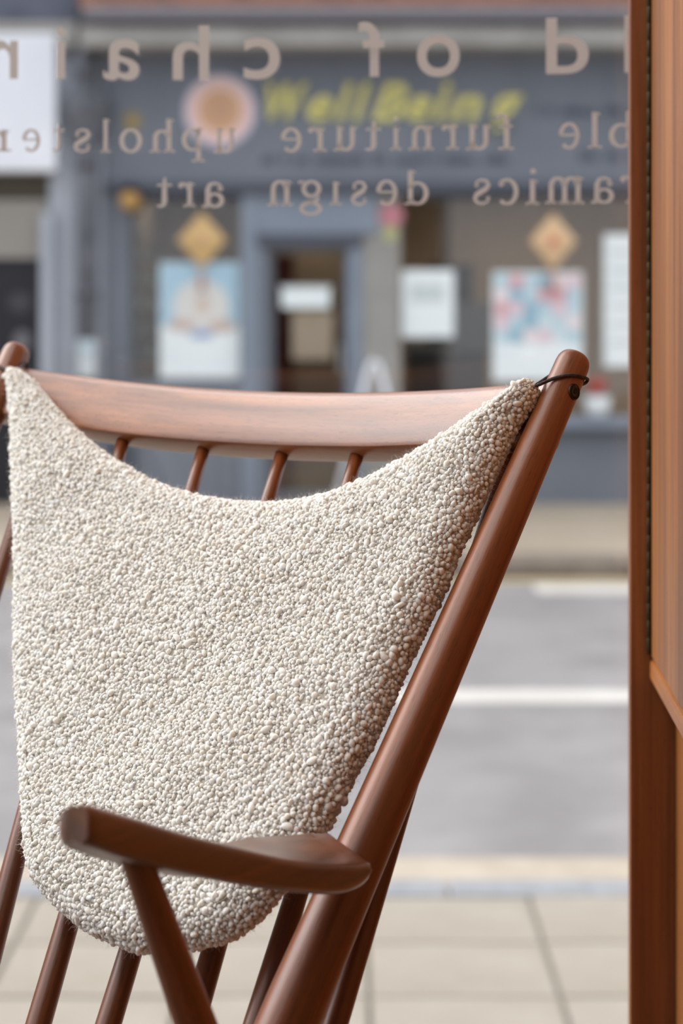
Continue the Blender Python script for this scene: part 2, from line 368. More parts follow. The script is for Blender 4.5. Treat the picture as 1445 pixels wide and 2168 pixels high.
pC = poster('poster', 1043, 1232, 576, 806, POSTW, 'collage poster of small blue and pink pictures in the right shop window')
inks = [plain('ink_c%d' % i, c, .6) for i, c in enumerate([(178, 208, 220), (226, 200, 208), (140, 180, 200), (214, 160, 168), (206, 224, 230), (236, 222, 224), (190, 214, 224)])]
for i in range(5):
    for j in range(6):
        xx = 1048 + j * 30.3; yy = 582 + i * 29
        part(pC, 'picture_print', xx, xx + 28, yy, yy + 27, inks[(i * 5 + j * 3 + (i * j) % 4) % 7], -0.057, .004)
pD = poster('notice_board', 1278, 1400, 496, 776, POSTW, 'tall white price board hanging in the right shop window', cat='notice')
for k in range(6): part(pD, 'text_line_print', 1290, 1388, 530 + k * 38, 538 + k * 38, plain('ink_l%d' % k, (196, 206, 210), .6), -0.057, .004)
# signs on the fascia
lg = empty('round_logo_sign', (fX(466), YB - .08, fZ(236)), 'round pink and tan disc sign with concentric rings on the fascia', 'sign')
for k, (r_, c_) in enumerate([(77, (190, 190, 208)), (70, (226, 200, 200)), (60, (230, 196, 186)), (44, (214, 168, 128)), (38, (204, 166, 138)), (30, (210, 168, 132)), (22, (198, 158, 132)), (14, (206, 164, 132)), (5, (170, 136, 116))]):
    blob(lg, 'rim' if k == 0 else 'ring', 466, 236, r_, r_, plain('logo_%d' % k, c_, .6), .063 + k * .0028, 40)

def text_mesh(body, shear=0.0, offset=0.0, ext=0.0):
    c = bpy.data.curves.new('t', 'FONT'); c.body = body; c.shear = shear; c.offset = offset; c.size = 1; c.resolution_u = 6; c.extrude = ext
    o = bpy.data.objects.new('t', c); COL.objects.link(o)
    dg = bpy.context.evaluated_depsgraph_get(); dg.update()
    m = bpy.data.meshes.new_from_object(o.evaluated_get(dg))
    bpy.data.objects.remove(o); bpy.data.curves.remove(c)
    return m
def fit(m, x0, x1, z0, z1, y=0.0, mirror=False, ydepth=None):
    co = np.empty(len(m.vertices) * 3); m.vertices.foreach_get('co', co); co = co.reshape(-1, 3)
    mn, mx_ = co.min(0), co.max(0); n = (co - mn) / np.maximum(mx_ - mn, 1e-9)
    out = np.empty_like(co); sx_ = 1 - n[:, 0] if mirror else n[:, 0]
    out[:, 0] = x0 + sx_ * (x1 - x0); out[:, 2] = z0 + n[:, 1] * (z1 - z0)
    out[:, 1] = y - (n[:, 2] - .5) * (ydepth or 0)
    m.vertices.foreach_set('co', out.ravel()); m.update(); return m
YEL = plain('yellow_sign_letter', (212, 204, 130), .6)
wb = empty('shop_name_sign', (fX(835), YB - .074, fZ(232)), 'yellow slanted sign lettering reading WellBeing on the blue-grey fascia', 'sign')
for ch, (x0, x1, y0, y1) in zip('WellBeing', [(566, 652, 178, 258), (650, 704, 204, 258), (708, 748, 178, 258), (744, 784, 178, 258), (786, 862, 178, 258), (860, 912, 204, 258), (916, 954, 176, 258), (948, 1018, 204, 258), (1024, 1104, 202, 292)]):
    m = text_mesh(ch, .35, .03, .1); l = wb.location
    fit(m, fX(x0) - l.x, fX(x1) - l.x, fZ(y1) - l.z, fZ(y0) - l.z, 0, False, .03); m.materials.append(YEL); obj('letter', m, wb)
SMALL = plain('small_sign_ink', (84, 88, 102), .6)
def smudge(name, x0, x1, y0, y1, label):
    r = empty(name, (fX((x0 + x1) / 2), YB - .07, fZ(y1)), label, 'sign'); vs, fs = [], []; x_ = x0; l = r.location
    while x_ < x1:
        w_ = random.uniform(5, 12); h_ = random.uniform(.55, 1) * (y1 - y0); k = len(vs)
        for yy in (YB - .075 - l.y, YB - .06 - l.y):
            vs += [(fX(x_) - l.x, yy, 0), (fX(x_ + w_) - l.x, yy, 0), (fX(x_ + w_) - l.x, yy, h_ / SCALE), (fX(x_) - l.x, yy, h_ / SCALE)]
        fs += [(k, k + 1, k + 2, k + 3), (k + 7, k + 6, k + 5, k + 4), (k, k + 4, k + 5, k + 1), (k + 1, k + 5, k + 6, k + 2), (k + 2, k + 6, k + 7, k + 3), (k + 3, k + 7, k + 4, k)]
        x_ += w_ + random.choice([4, 5, 6, 20])
    obj('small_lettering', mesh_from(name, vs, fs, False, SMALL), r, kind='stuff')
smudge('tagline_sign', 556, 1080, 326, 348, 'line of small dark illegible lettering under the yellow shop name')
smudge('service_sign', 1132, 1345, 222, 246, 'short dark illegible lettering beside the yellow shop name')
smudge('contact_sign', 1226, 1350, 318, 340, 'faint dark illegible lettering at the lower fascia edge past the tagline')

# hanging diamond ornaments, lanterns, small things
def diamond(px, py, w_, h_, cols, label, head, Yoff=-.01):
    s0 = F / (YB + Yoff); X = (px - CX) / s0; Z = CH - (py - HY) / s0
    r = empty('diamond_pendant', (X, YB + Yoff, Z), label, 'pendant', 'diamond pendants in the shop windows')
    for k, (f_, c_) in enumerate(zip((1, .72, .42), cols)):
        a, b_, d = w_ / s0 * f_, h_ / s0 * f_, .05 + .012 * k
        vs = [(-a, 0, 0), (0, 0, b_), (a, 0, 0), (0, 0, -b_), (0, -d, 0), (0, d, 0)]
        fs = [(0, 4, 1), (1, 4, 2), (2, 4, 3), (3, 4, 0), (1, 5, 0), (2, 5, 1), (3, 5, 2), (0, 5, 3)]
        obj(('rim_panel', 'inner_panel', 'centre_panel')[k], mesh_from('d', vs, fs, False, plain('pend%d_%d' % (px, k), c_, .6)), r)
    obj('cord', tube_mesh('cord', [(0, 0, h_ / s0), (0, 0, fZ(HY + (head - HY) * (YB - .02) / YB) + .004 - Z)], .004, BLACK, 6), r)
    obj('tassel', tube_mesh('tassel', [(0, 0, -h_ / s0), (0, 0, -h_ / s0 - .18)], [.012, .03], plain('tassel%d' % px, (204, 160, 150)), 8), r)
diamond(427, 508, 52, 60, [(212, 178, 124), (218, 182, 132), (214, 166, 132)], 'orange and gold diamond pendant hanging above the pale blue poster', 424)
diamond(1170, 510, 50, 60, [(224, 190, 150), (226, 164, 128), (210, 120, 96)], 'peach and red diamond pendant hanging above the collage poster', 420)
ln = empty('wall_lantern', (fX(280), YB - .195, fZ(448)), 'small amber lantern on the shop pilaster below the fascia', 'lantern')
lm = plain('amber_lantern', (190, 150, 92), .5)
obj('body', lathe_mesh('body', [(.03, 0), (.07, .03), (.085, .09), (.07, .14), (.03, .17)], lm, 12), ln)
obj('cap', lathe_mesh('cap', [(.09, .165), (.04, .20), (.01, .21)], BLACK, 12), ln)
obj('bracket', tube_mesh('bracket', [(0, .0, .205), (0, .02, .22), (0, .098, .22)], .008, BLACK, 6), ln)
fs_ = empty('fascia_badge', (fX(282), YB - .065, fZ(256)), 'small dull gold badge on the fascia left of the round sign', 'badge')
blob(fs_, 'disc', 282, 258, 22, 22, plain('gold_badge', (140, 130, 104), .5), .063); blob(fs_, 'centre', 282, 258, 12, 12, plain('gold_badge2', (164, 142, 92), .5), .0655)
op = empty('door_plaque', (fX(646), YB - .0, fZ(650)), 'white rectangular plaque hanging on the glass of the shop door', 'sign')
part(op, 'plate', 595, 698, 608, 652, POSTW, -.06, .02, .004); part(op, 'rim', 592, 701, 605, 611, plain('plaque_rim', (206, 214, 214)), -.055, .02)
nts = empty('door_notice', (fX(660), YB + .05, fZ(760)), 'beige paper notice low on the glass of the shop door', 'notice')
part(nts, 'sheet', 618, 704, 660, 760, noise_mat('beige_paper', srgb(150, 136, 118), srgb(158, 146, 128), 4), -.072, .0085)
rs = empty('paper_rosette', (fX(828), YB - .02, fZ(480)), 'pink paper rosette with a green tail on the pale side panel', 'decoration')
blob(rs, 'flower', 828, 456, 26, 24, plain('pink_paper', (196, 132, 142)), .003); blob(rs, 'green_tail', 826, 494, 16, 18, plain('green_paper', (176, 178, 128)), .003)
fp = empty('flower_pot', (fX(1262), YB - .05, fZ(HY + (884 - HY) * (YB - .16) / YB) - .0005), 'white pot of red flowers on the right shop window sill', 'flower pot')
obj('pot', lathe_mesh('pot', [(.06, 0), (.09, .02), (.115, .17), (.105, .17), (.1, .14)], plain('white_pot', (220, 226, 228), .4), 18), fp)
vs, fs = [], []
rd = plain('red_flower', (186, 92, 88), .8)
for k in range(14):
    a = random.uniform(0, 6.28); r_ = random.uniform(0, .07); c = V(r_ * math.cos(a), r_ * math.sin(a), .20 + random.uniform(0, .09)); k0 = len(vs)
    bmf = bmesh.new(); bmesh.ops.create_icosphere(bmf, subdivisions=1, radius=.035); vs += [tuple(c + V(*v.co)) for v in bmf.verts]; fs += [tuple(k0 + v.index for v in f.verts) for f in bmf.faces]; bmf.free()
obj('flowers', mesh_from('flowers', vs, fs, True, rd), fp, kind='stuff')
ab = empty('pavement_sign', (fX(786), YB - .9, 0), 'white folding pavement sign standing outside the shop door', 'sign board')
for s_ in (-1, 1):
    vs = [(-.26, s_ * .30, 0), (.26, s_ * .30, 0), (.26, s_ * .03, 1.19), (-.26, s_ * .03, 1.19)]; vs += [(x, y + .02, z) for x, y, z in vs]
    vs = [(y * 1.1, x, z) for x, y, z in vs]
    obj('board', mesh_from('board', vs, [(0, 1, 2, 3), (7, 6, 5, 4), (0, 4, 5, 1), (1, 5, 6, 2), (2, 6, 7, 3), (3, 7, 4, 0)], False, POSTW), ab)
    obj('edge_frame', tube_mesh('edge', [(vs[0][0], -.26, 0), (vs[2][0], -.26, 1.19)], .016, WHITE, 8), ab)
obj('hinge_bar', tube_mesh('hb', [(0, -.27, 1.19), (0, .27, 1.19)], .022, WHITE, 8), ab)

# neighbour on the left and the strip between
NB = empty('neighbour_building', (fX(0), YB, 0), 'pale neighbouring shop with a white sign and dark shuttered door', 'building')
PALE = noise_mat('pale_render', srgb(168, 174, 184), srgb(180, 186, 196), 2, 5, .85, .1, 30)
part(NB, 'upper_wall', -900, 166, -1500, 46, noise_mat('slate_grey', srgb(84, 88, 100), srgb(104, 108, 122), 2, 5, .8), .05, .5)
part(NB, 'ledge', -900, 160, 46, 100, STONE, .22, .4, .02)
part(NB, 'sign_panel', -900, 118, 70, 362, WHITE, .24, .3, .015)
part(NB, 'wall', 104, 219, 116, 1070, PALE, .06, .5)
part(NB, 'wall_head', 104, 166, 96, 119, PALE, .06, .5)
part(NB, 'column', 84, 112, 452, 1070, PALE, .16, .3, .03)
part(NB, 'shop_head', -900, 104, 362, 424, plain('dark_umber', (84, 78, 68)), .0, .3)
sh_ = plain('shutter_beige', (156, 152, 146), .6)
part(NB, 'shutter_backing', -900, 102, 424, 549, sh_, .01, .1)
for k in range(8): part(NB, 'shutter_slat', -900, 102, 424 + k * 15.5, 424 + k * 15.5 + 14, sh_, .06, .04, .008)
part(NB, 'dark_door', -900, 90, 547, 1070, plain('black_door', (40, 40, 46), .35), .02, .1)
blob(NB, 'letter_plate', 44, 640, 26, 22, plain('dull_plate', (70, 70, 76)), .03); blob(NB, 'door_knob', 48, 722, 18, 22, plain('grey_plate', (112, 112, 118)), .03)
part(NB, 'roof', -900, 153, -1640, -1490, DARKST, .4, 6)
dp = empty('drainpipe', (fX(190), YB - .19, 0), 'dark drainpipe with a wide hopper running between the two shops', 'drainpipe')
PIPE = noise_mat('dark_pipe', srgb(84, 86, 92), srgb(104, 106, 112), 6, 4, .6)
obj('pipe', tube_mesh('pipe', [(0, 0, 0), (0, 0, fZ(HY + (98 - HY) * (YB - .5) / YB) + .002)], .085, PIPE, 14), dp)
obj('hopper', lathe_mesh('hopper', [(.09, 2.95), (.10, 3.0), (.15, 3.2), (.15, 3.34), (.12, 3.34)], PIPE, 16), dp, Matrix.Diagonal((1.3, .86, 1, 1)))
for zz in (.7, 1.7, 2.75, 3.5):
    bk = obj('pipe_bracket', lathe_mesh('br', [(.10, zz), (.10, zz + .06)], PIPE, 14), dp)
    obj('fixing_lug', tube_mesh('lug', [(0, .085, zz + .03), (0, .135, zz + .03)], .025, PIPE, 10), bk)
mb = empty('meter_box', (fX(182), YB - .33, fZ(800)), 'pale box fixed low on the dark drainpipe', 'box')
part(mb, 'case', 164, 202, 720, 800, plain('pale_box', (196, 204, 208)), .33, .058, .008); part(mb, 'lid', 168, 198, 724, 750, plain('pale_box2', (178, 196, 204)), .335, .02, .004)

# ================================================================== SETTING: the shop this window belongs to
FZ = .12                                               # shop floor
WY = 1.78; WYAW = math.atan(.10)                       # front glass: right side a little nearer
WM = Matrix.Translation((0, WY, 0)) @ Matrix.Rotation(-WYAW, 4, 'Z')
obj('floor', box_mesh('floor', -1.5, 1.6, -5, 1.95, -.06, FZ, FLOORM), kind='structure', label='dark oak floor of the shop')
obj('ceiling', box_mesh('ceil', -1.5, 1.6, -5, 2.0, 3.3, 3.4, WALLM), kind='structure', label='white ceiling of the shop')
obj('wall_back', box_mesh('wb', -1.5, 1.6, -5.1, -5, -.06, 3.4, WALLD), kind='structure', label='dark painted back wall of the shop')
obj('wall_right', box_mesh('wr', 1.5, 1.6, -5, 1.62, -.06, 3.4, WALLD), kind='structure', label='dark painted right wall of the shop')
obj('wall_left', box_mesh('wl', -1.6, -1.5, -5, -.6, -.06, 3.4, WALLD), kind='structure', label='dark painted left wall of the shop')
obj('wall_left_sill', box_mesh('wls', -1.6, -1.5, -.6, 1.93, -.06, .45, WALLM), kind='structure', label='low wall under the left window')
PLAT = .56
obj('floor_display_platform', box_mesh('platform', -1.46, 1.46, .12, 1.60, FZ, PLAT, FLOORM, .006), kind='structure', label='raised wooden display platform behind the window')
w1 = empty('window_1', (0, 0, 0), 'shop front window with reversed lettering', kind='structure'); w1.matrix_basis = WM
def wbox(root, name, *a, bevel=.004, mat=FRAMEM): return obj(name, box_mesh(name, *a, mat, bevel), root)
wbox(w1, 'pane', -1.44, 1.50, 0, .008, .42, 3.18, bevel=0, mat=PANE)
wbox(w1, 'bottom_rail', -1.50, 1.56, -.03, .05, -.06, .42); wbox(w1, 'top_rail', -1.50, 1.56, -.03, .05, 3.18, 3.4)
wbox(w1, 'stile', -1.50, -1.44, -.03, .05, .42, 3.18); wbox(w1, 'stile', 1.50, 1.56, -.03, .05, .42, 3.18)
w2 = empty('window_2', (-1.55, -.35, 0), 'tall left side window of the shop', kind='structure')
wbox(w2, 'pane', -.004, .004, -.2, 2.22, .52, 3.18, bevel=0, mat=PANE)
wbox(w2, 'bottom_rail', -.04, .04, -.25, 2.24, .45, .52); wbox(w2, 'top_rail', -.04, .04, -.25, 2.24, 3.18, 3.4)
wbox(w2, 'stile', -.04, .04, -.25, -.2, .52, 3.18)

# unseen ceiling lights added to brighten this shop and the one across the street
TRIMW = plain('light_trim', (232, 232, 230), .5)
def added_ceiling_light(x, y, z, sx_, sy_, strength, col, label):
    r = empty('added_ceiling_light', (x, y, z), label, 'ceiling light')
    bm = bmesh.new()
    for (a0, a1, c0, c1) in ((-sx_ / 2 - .03, sx_ / 2 + .03, -sy_ / 2 - .03, -sy_ / 2), (-sx_ / 2 - .03, sx_ / 2 + .03, sy_ / 2, sy_ / 2 + .03), (-sx_ / 2 - .03, -sx_ / 2, -sy_ / 2, sy_ / 2), (sx_ / 2, sx_ / 2 + .03, -sy_ / 2, sy_ / 2)):
        for v in bmesh.ops.create_cube(bm, size=1)['verts']: v.co = Vector(((a0 + a1) / 2 + v.co.x * (a1 - a0), (c0 + c1) / 2 + v.co.y * (c1 - c0), -.02 + v.co.z * .04))
    m = bpy.data.meshes.new('frame'); bm.to_mesh(m); bm.free(); m.materials.append(TRIMW); obj('frame', m, r)
    obj('diffuser', box_mesh('diffuser', -sx_ / 2, sx_ / 2, -sy_ / 2, sy_ / 2, -.025, -.005, lamp_mat('lit_diffuser', col, strength)), r)
added_ceiling_light(-.92, .75, 3.3, 1.0, 1.7, 4.3, (1, .97, .93, 1), 'large white light panel added above the display platform to brighten the cushion')
added_ceiling_light(fX(650), YB + .62, fZ(342), .6, .4, 6.0, (1, .9, .75, 1), 'small warm light added to brighten the doorway of the shop across the street')
added_ceiling_light(fX(395), YB + 1.6, fZ(342), .5, .5, 5.0, (1, .95, .85, 1), 'square light added above the display shelves of the shop across the street')
added_ceiling_light(fX(1150), YB + 1.4, fZ(342), 2.4, .5, 5.0, (1, .9, .75, 1), 'long warm light added to brighten the shop across the street')

# ------------------------------------------------------------------ lettering on the glass
def win_pt(px, py):
    """picture point -> (x, z) on the glass"""
    n = V(math.sin(-WYAW), -math.cos(-WYAW), 0); n = V(*(WM.to_3x3() @ Vector((0, -1, 0)))); d = ray(px, py)
    o = V(0, WY, 0); t = np.dot(o - CAMP, n) / np.dot(d, n); p = CAMP + d * t
    q = WM.inverted() @ Vector(tuple(p)); return q.x, q.z
TT, TN = .20, .10
def arc(cx, cy, rx, ry, a0, a1, n=14, T=TT, t=TN):
    return [(cx + rx * math.cos(a), cy + ry * math.sin(a), t + (T - t) * abs(math.cos(a))) for a in np.radians(np.linspace(a0, a1, n))]
def stem(x, y0, y1, w_=TT): return [(x, y0, w_), (x, y1, w_)]
def bar(x0, x1, y, w_=.09): return [(x0, y, w_), (x1, y, w_)]
def dot(x, y, r): return [(x - .001, y, 2 * r, 'dot')]
def flag(x, y): return [(x - .20, y - .09, .07), (x, y - .05, .1)]
G = {
 'l': [stem(.26, 0, 1.5), bar(.0, .52, .045), flag(.26, 1.5)],
 'i': [stem(.26, 0, 1), bar(0, .52, .045), flag(.26, 1.0), dot(.24, 1.33, .11)],
 'j': [stem(.26, 0, 1), bar(0, .52, .045), flag(.26, 1.0)],
 'r': [stem(.26, 0, 1), bar(0, .55, .045), flag(.26, 1.0), arc(.58, .62, .26, .33, 165, 80, 8, .12, .1), dot(.66, .87, .11)],
 'n': [stem(.24, 0, 1), bar(0, .46, .045), flag(.24, 1.0), arc(.53, .64, .27, .31, 170, 0, 12, .2, .1), stem(.80, 0, .66), bar(.6, 1.04, .045)],
 'm': [stem(.24, 0, 1), bar(0, .46, .045), flag(.24, 1.0), arc(.51, .64, .25, .31, 170, 0, 12, .2, .1), stem(.76, 0, .66), bar(.55, .97, .045), arc(1.03, .64, .25, .31, 170, 0, 12, .2, .1), stem(1.28, 0, .66), bar(1.07, 1.5, .045)],
 'h': [stem(.24, 0, 1.5), bar(0, .46, .045), flag(.24, 1.5), arc(.53, .64, .27, .31, 170, 0, 12, .2, .1), stem(.80, 0, .66), bar(.6, 1.04, .045)],
 'u': [stem(.24, .34, 1), flag(.24, 1.0), arc(.51, .36, .27, .31, 180, 350, 12, .2, .1), stem(.78, 0, 1), flag(.78, 1.0), bar(.78, 1.02, .045)],
 'o': [arc(.48, .5, .38, .45, 0, 360, 30)],
 'p': [stem(.26, -.46, 1), bar(.0, .54, -.42), flag(.26, 1.0), arc(.52, .5, .36, .45, 150, -150, 24)],
 'b': [stem(.24, .02, 1.5), flag(.24, 1.5), arc(.52, .49, .36, .45, 150, -150, 24)],
 'd': [stem(.76, 0, 1.5), flag(.76, 1.5), bar(.76, .98, .045), arc(.48, .49, .36, .45, 30, 330, 24)],
 'e': [arc(.48, .5, .38, .45, 5, 315, 26), bar(.14, .88, .53, .085)],
 'c': [arc(.48, .5, .38, .45, 48, 315, 24), dot(.72, .80, .11)],
 's': [[(.66, .72, .08), (.64, .86, .09), (.44, .95, .10), (.22, .90, .13), (.15, .75, .17), (.24, .61, .19), (.44, .50, .20), (.63, .39, .19), (.70, .25, .17), (.62, .11, .13), (.40, .05, .10), (.17, .13, .09), (.13, .28, .08)], dot(.63, .74, .08), dot(.16, .26, .08)],
 't': [[(.28, 1.28, .07), (.29, 1.0, .16), (.29, .28, .2), (.32, .12, .16), (.44, .06, .11), (.58, .10, .09)], bar(.02, .56, .96)],
 'f': [stem(.28, 0, 1.18), bar(.02, .58, .045), [(.28, 1.15, .2), (.31, 1.33, .16), (.43, 1.44, .11), (.58, 1.40, .10)], dot(.60, 1.34, .10), bar(.06, .56, .96)],
 'a': [[(.16, .74, .10), (.20, .88, .10), (.40, .95, .10), (.58, .90, .14), (.66, .72, .19), (.66, .20, .2), (.72, .06, .13), (.88, .06, .08)], dot(.19, .74, .10), arc(.40, .29, .27, .24, 35, 330, 20, .18, .09)],
 'g': [arc(.42, .66, .29, .29, 0, 360, 24, .17, .1), [(.62, .86, .08), (.74, .95, .08), (.86, .95, .08)], dot(.85, .92, .07), [(.24, .42, .08), (.17, .30, .11), (.22, .19, .12), (.42, .13, .13), (.62, .12, .13)], arc(.45, -.13, .35, .23, 0, 360, 26, .15, .11)],
}
def glyph_mesh(ch):
    vs, fs = [], []
    for st in G[ch]:
        if len(st[0]) == 4:
            x, y, d_, _ = st[0]; k = len(vs); n = 16
            vs += [(x + d_ / 2 * math.cos(a), y + d_ / 2 * math.sin(a), 0) for a in np.linspace(0, 2 * math.pi, n, endpoint=False)]; fs.append(tuple(range(k, k + n))); continue
        P = np.array([(p[0], p[1]) for p in st]); Wd = [p[2] for p in st]; k = len(vs)
        for i in range(len(P)):
            t = P[min(i + 1, len(P) - 1)] - P[max(i - 1, 0)]; t /= max(np.linalg.norm(t), 1e-9); nn = V(-t[1], t[0]) * Wd[i] / 2
            vs += [(*(P[i] + nn), 0), (*(P[i] - nn), 0)]
        for i in range(len(P) - 1): fs.append((k + 2 * i, k + 2 * i + 1, k + 2 * i + 3, k + 2 * i + 2))
    return mesh_from('glyph_' + ch, vs, fs)
def word(name, label, items, serif):
    x = [win_pt(i[1], i[4])[0] for i in items]; r = obj(name, None, w1.parent, None); tag(r, label, 'window lettering'); r.empty_display_size = .02
    x0, z0 = win_pt(items[0][1], items[0][4]); r.matrix_basis = WM @ Matrix.Translation((x0, -.0015, z0))
    for ch, a, b_, t, bt in items:
        m = glyph_mesh(ch) if serif else text_mesh(ch, 0, .012)
        xa, za = win_pt(a, bt); xb, zb = win_pt(b_, t)
        fit(m, xa - x0, xb - x0, za - z0, zb - z0, 0, True); m.materials.clear(); m.materials.append(VINYL); obj('letter', m, r)
word('window_word', 'big rounded reversed letters spelling chair high on the window glass', [('r', -16, 39, 85, 168), ('i', 119, 140, 57, 168), ('a', 219, 296, 83, 171), ('h', 366, 443, 53, 170), ('c', 516, 593, 80, 169)], False)
word('window_word', 'big rounded reversed letters spelling of on the window glass', [('f', 759, 813, 46, 163), ('o', 882, 973, 74, 164)], False)
word('window_word', 'big rounded reversed letters ld beside the cabinet on the window glass', [('d', 1155, 1246, 38, 157), ('l', 1321, 1341, 33, 154)], False)
word('window_word', 'small serif reversed word upholster on the window glass', [('r', -22, 25, 275, 321), ('e', 48, 86, 273, 322), ('t', 111, 137, 261, 322), ('s', 156, 193, 272, 324), ('l', 213, 235, 252, 323), ('o', 253, 301, 272, 324), ('h', 317, 370, 251, 323), ('p', 385, 433, 271, 343), ('u', 453, 501, 272, 325)], True)
word('window_word', 'small serif reversed word furniture on the window glass', [('e', 594, 638, 270, 323), ('r', 652, 691, 269, 321), ('u', 706, 756, 268, 320), ('t', 772, 807, 258, 320), ('i', 826, 849, 248, 318), ('n', 865, 918, 266, 318), ('r', 934, 971, 264, 317), ('u', 986, 1039, 264, 318), ('f', 1047, 1087, 240, 317)], True)
word('window_word', 'small serif reversed letters ble beside the cabinet on the window glass', [('e', 1182, 1226, 259, 316), ('l', 1243, 1273, 237, 314), ('b', 1288, 1342, 235, 313)], True)
word('window_word', 'small serif reversed word art on the window glass', [('t', 331, 364, 376, 440), ('r', 378, 414, 386, 438), ('a', 428, 475, 385, 440)], True)
word('window_word', 'small serif reversed word design on the window glass', [('n', 566, 619, 382, 436), ('g', 631, 681, 382, 456), ('j', 698, 722, 385, 434), ('s', 742, 777, 383, 436), ('e', 796, 841, 381, 435), ('d', 857, 907, 360, 434)], True)
word('window_word', 'small serif reversed letters ramics beside the cabinet on the window glass', [('s', 1000, 1038, 378, 434), ('c', 1055, 1097, 378, 434), ('i', 1112, 1141, 357, 433), ('m', 1154, 1236, 374, 432), ('a', 1250, 1299, 374, 431), ('r', 1312, 1352, 372, 430)], True)

# ================================================================== CABINET on the right
CB = V(.2473, 1.60, 0)
cyaw = math.atan(.0542)
CMx = Matrix.Translation(tuple(CB)) @ Matrix.Rotation(-cyaw, 4, 'Z')
# local frame: +x into the cabinet (to the right), -y along the front towards the room
cab = empty('teak_cabinet', (0, 0, 0), 'tall teak cabinet with inset hinged doors beside the window', 'cabinet'); cab.matrix_basis = CMx
zr = 1.62 - (1395 - 650) / F * 1.6; zr0 = 1.62 - (1438 - 650) / F * 1.6
def cbx(name, *a, mat=TEAK, bevel=.0015, parent=None): return obj(name, box_mesh(name, *a, mat, bevel), parent or cab)
cbx('end_panel', -.0155, .40, 0, .018, PLAT, 2.25, mat=TEAK_D)
cbx('end_panel', -.0155, .40, -1.0, -.982, PLAT, 2.25, mat=TEAK_D)
cbx('top', .0, .40, -.982, 0, 2.232, 2.25)
cbx('shelf_rail', .0, .40, -.982, 0, zr0, zr, mat=TEAK_Y, bevel=.003)
cbx('back_panel', .39, .40, -.982, 0, PLAT, 2.232, mat=TEAK_D)
cbx('plinth', .03, .39, -.982, 0, PLAT, PLAT + .08, mat=TEAK_D)
d1 = cbx('door', .0012, .019, -.490, -.0045, zr + .002, 2.230)
d2 = cbx('door', .0012, .019, -.980, -.492, zr + .002, 2.230)
knobm = lathe_mesh('knob', [(.006, 0), (.006, .012), (.013, .018), (.013, .024), (.006, .028)], TEAK_D, 16)
for d_, yy in ((d1, -.47), (d2, -.512)):
    obj('knob', knobm, d_, Matrix.Translation((.001, yy, 1.75)) @ Matrix.Rotation(-math.pi / 2, 4, 'Y'))
l1 = cbx('lower_door', .0205, .038, -.490, -.002, PLAT + .082, zr0 - .001)
l2 = cbx('lower_door', .0205, .038, -.980, -.492, PLAT + .082, zr0 - .001)
for d_, yy in ((l1, -.47), (l2, -.512)):
    obj('knob', knobm, d_, Matrix.Translation((.0205, yy, 1.10)) @ Matrix.Rotation(-math.pi / 2, 4, 'Y'))
hg = obj('hinge', box_mesh('leaf', -.0002, .012, -.0046, -.0002, zr + .004, 2.228, plain('dark_hinge_leaf', (40, 32, 24), .5, .5, .6)), cab)
kn = lathe_mesh('knuckle', [(.0012, 0), (.0015, .0003), (.0015, .0131), (.0012, .0134)], BRASS, 10)
zz = zr + .004
while zz < 2.215:
    obj('knuckle', kn, hg, Matrix.Translation((-.0008, -.0026, zz))); zz += .0137

# ================================================================== ROCKING CHAIR
PHI, LAM = math.radians(35), math.radians(36)
A = V(math.cos(PHI), -math.sin(PHI), 0); FW = V(-math.sin(PHI), -math.cos(PHI), 0); ZZ = V(0, 0, 1)
U = -FW * math.sin(LAM) + ZZ * math.cos(LAM); NN = FW * math.cos(LAM) + ZZ * math.sin(LAM)
R0 = at(1216, 760, 1.35)                               # top of the right post: origin of the back's own axes
def C(a, u, n): return R0 + A * a + U * u + NN * n
def onback(px, py, n=0.0):
    d = ray(px, py); t = np.dot(R0 + NN * n - CAMP, NN) / np.dot(d, NN); q = CAMP + d * t - R0
    return float(q @ A), float(q @ U)
def onside(px, py, a=0.0):
    """picture point on the vertical side plane of the chair: (forward, height)"""
    d = ray(px, py); t = np.dot(R0 + A * a - CAMP, A) / np.dot(d, A); q = CAMP + d * t
    return float((q - R0) @ FW), float(q[2])
BASE = V(*(C(-.26, -1.0, 0))); BASE[2] = PLAT
chair = empty('rocking_chair', tuple(BASE), 'reddish-brown wooden rocking chair with turned posts and spindle back', 'chair')
T0 = Matrix.Translation(tuple(-BASE))
def cpart(name, me, M=None, parent=None):
    return obj(name, me, parent or chair, T0 @ M if M is not None else T0)
AW = -.5198                                            # left post
def postline(side, u):
    """axis of a back post at distance u down the back"""
    c = -.083 * -u
    return (c if side == 0 else AW - c, u)
LOW = -.90
def post(side):
    p0 = C(*postline(side, LOW), 0); p1 = C(*postline(side, .004), 0); L = np.linalg.norm(p1 - p0)
    prof = []
    for k in range(25):
        s = k / 24; z = s * (L - .010); d = L - z
        r = np.interp(d, [0, .05, .15, .28, .37, .46, .6, .9], [.0116, .0122, .0134, .0151, .0164, .0178, .0175, .0140])
        prof.append((r, z))
    r = prof[-1][0]
    for t in (25, 45, 62, 76, 86): prof.append((r * (.62 + .38 * math.cos(math.radians(t))) if t < 80 else r * .55, L - .010 + .0085 * math.sin(math.radians(t))))
    prof.append((r * .25, L - .0008)); 
    return cpart('back_post', lathe_mesh('back_post', prof, W_Z, 40), axis_frame(p0, p1)), p0, p1
postR, pR0, pR1 = post(0); postL, pL0, pL1 = post(1)

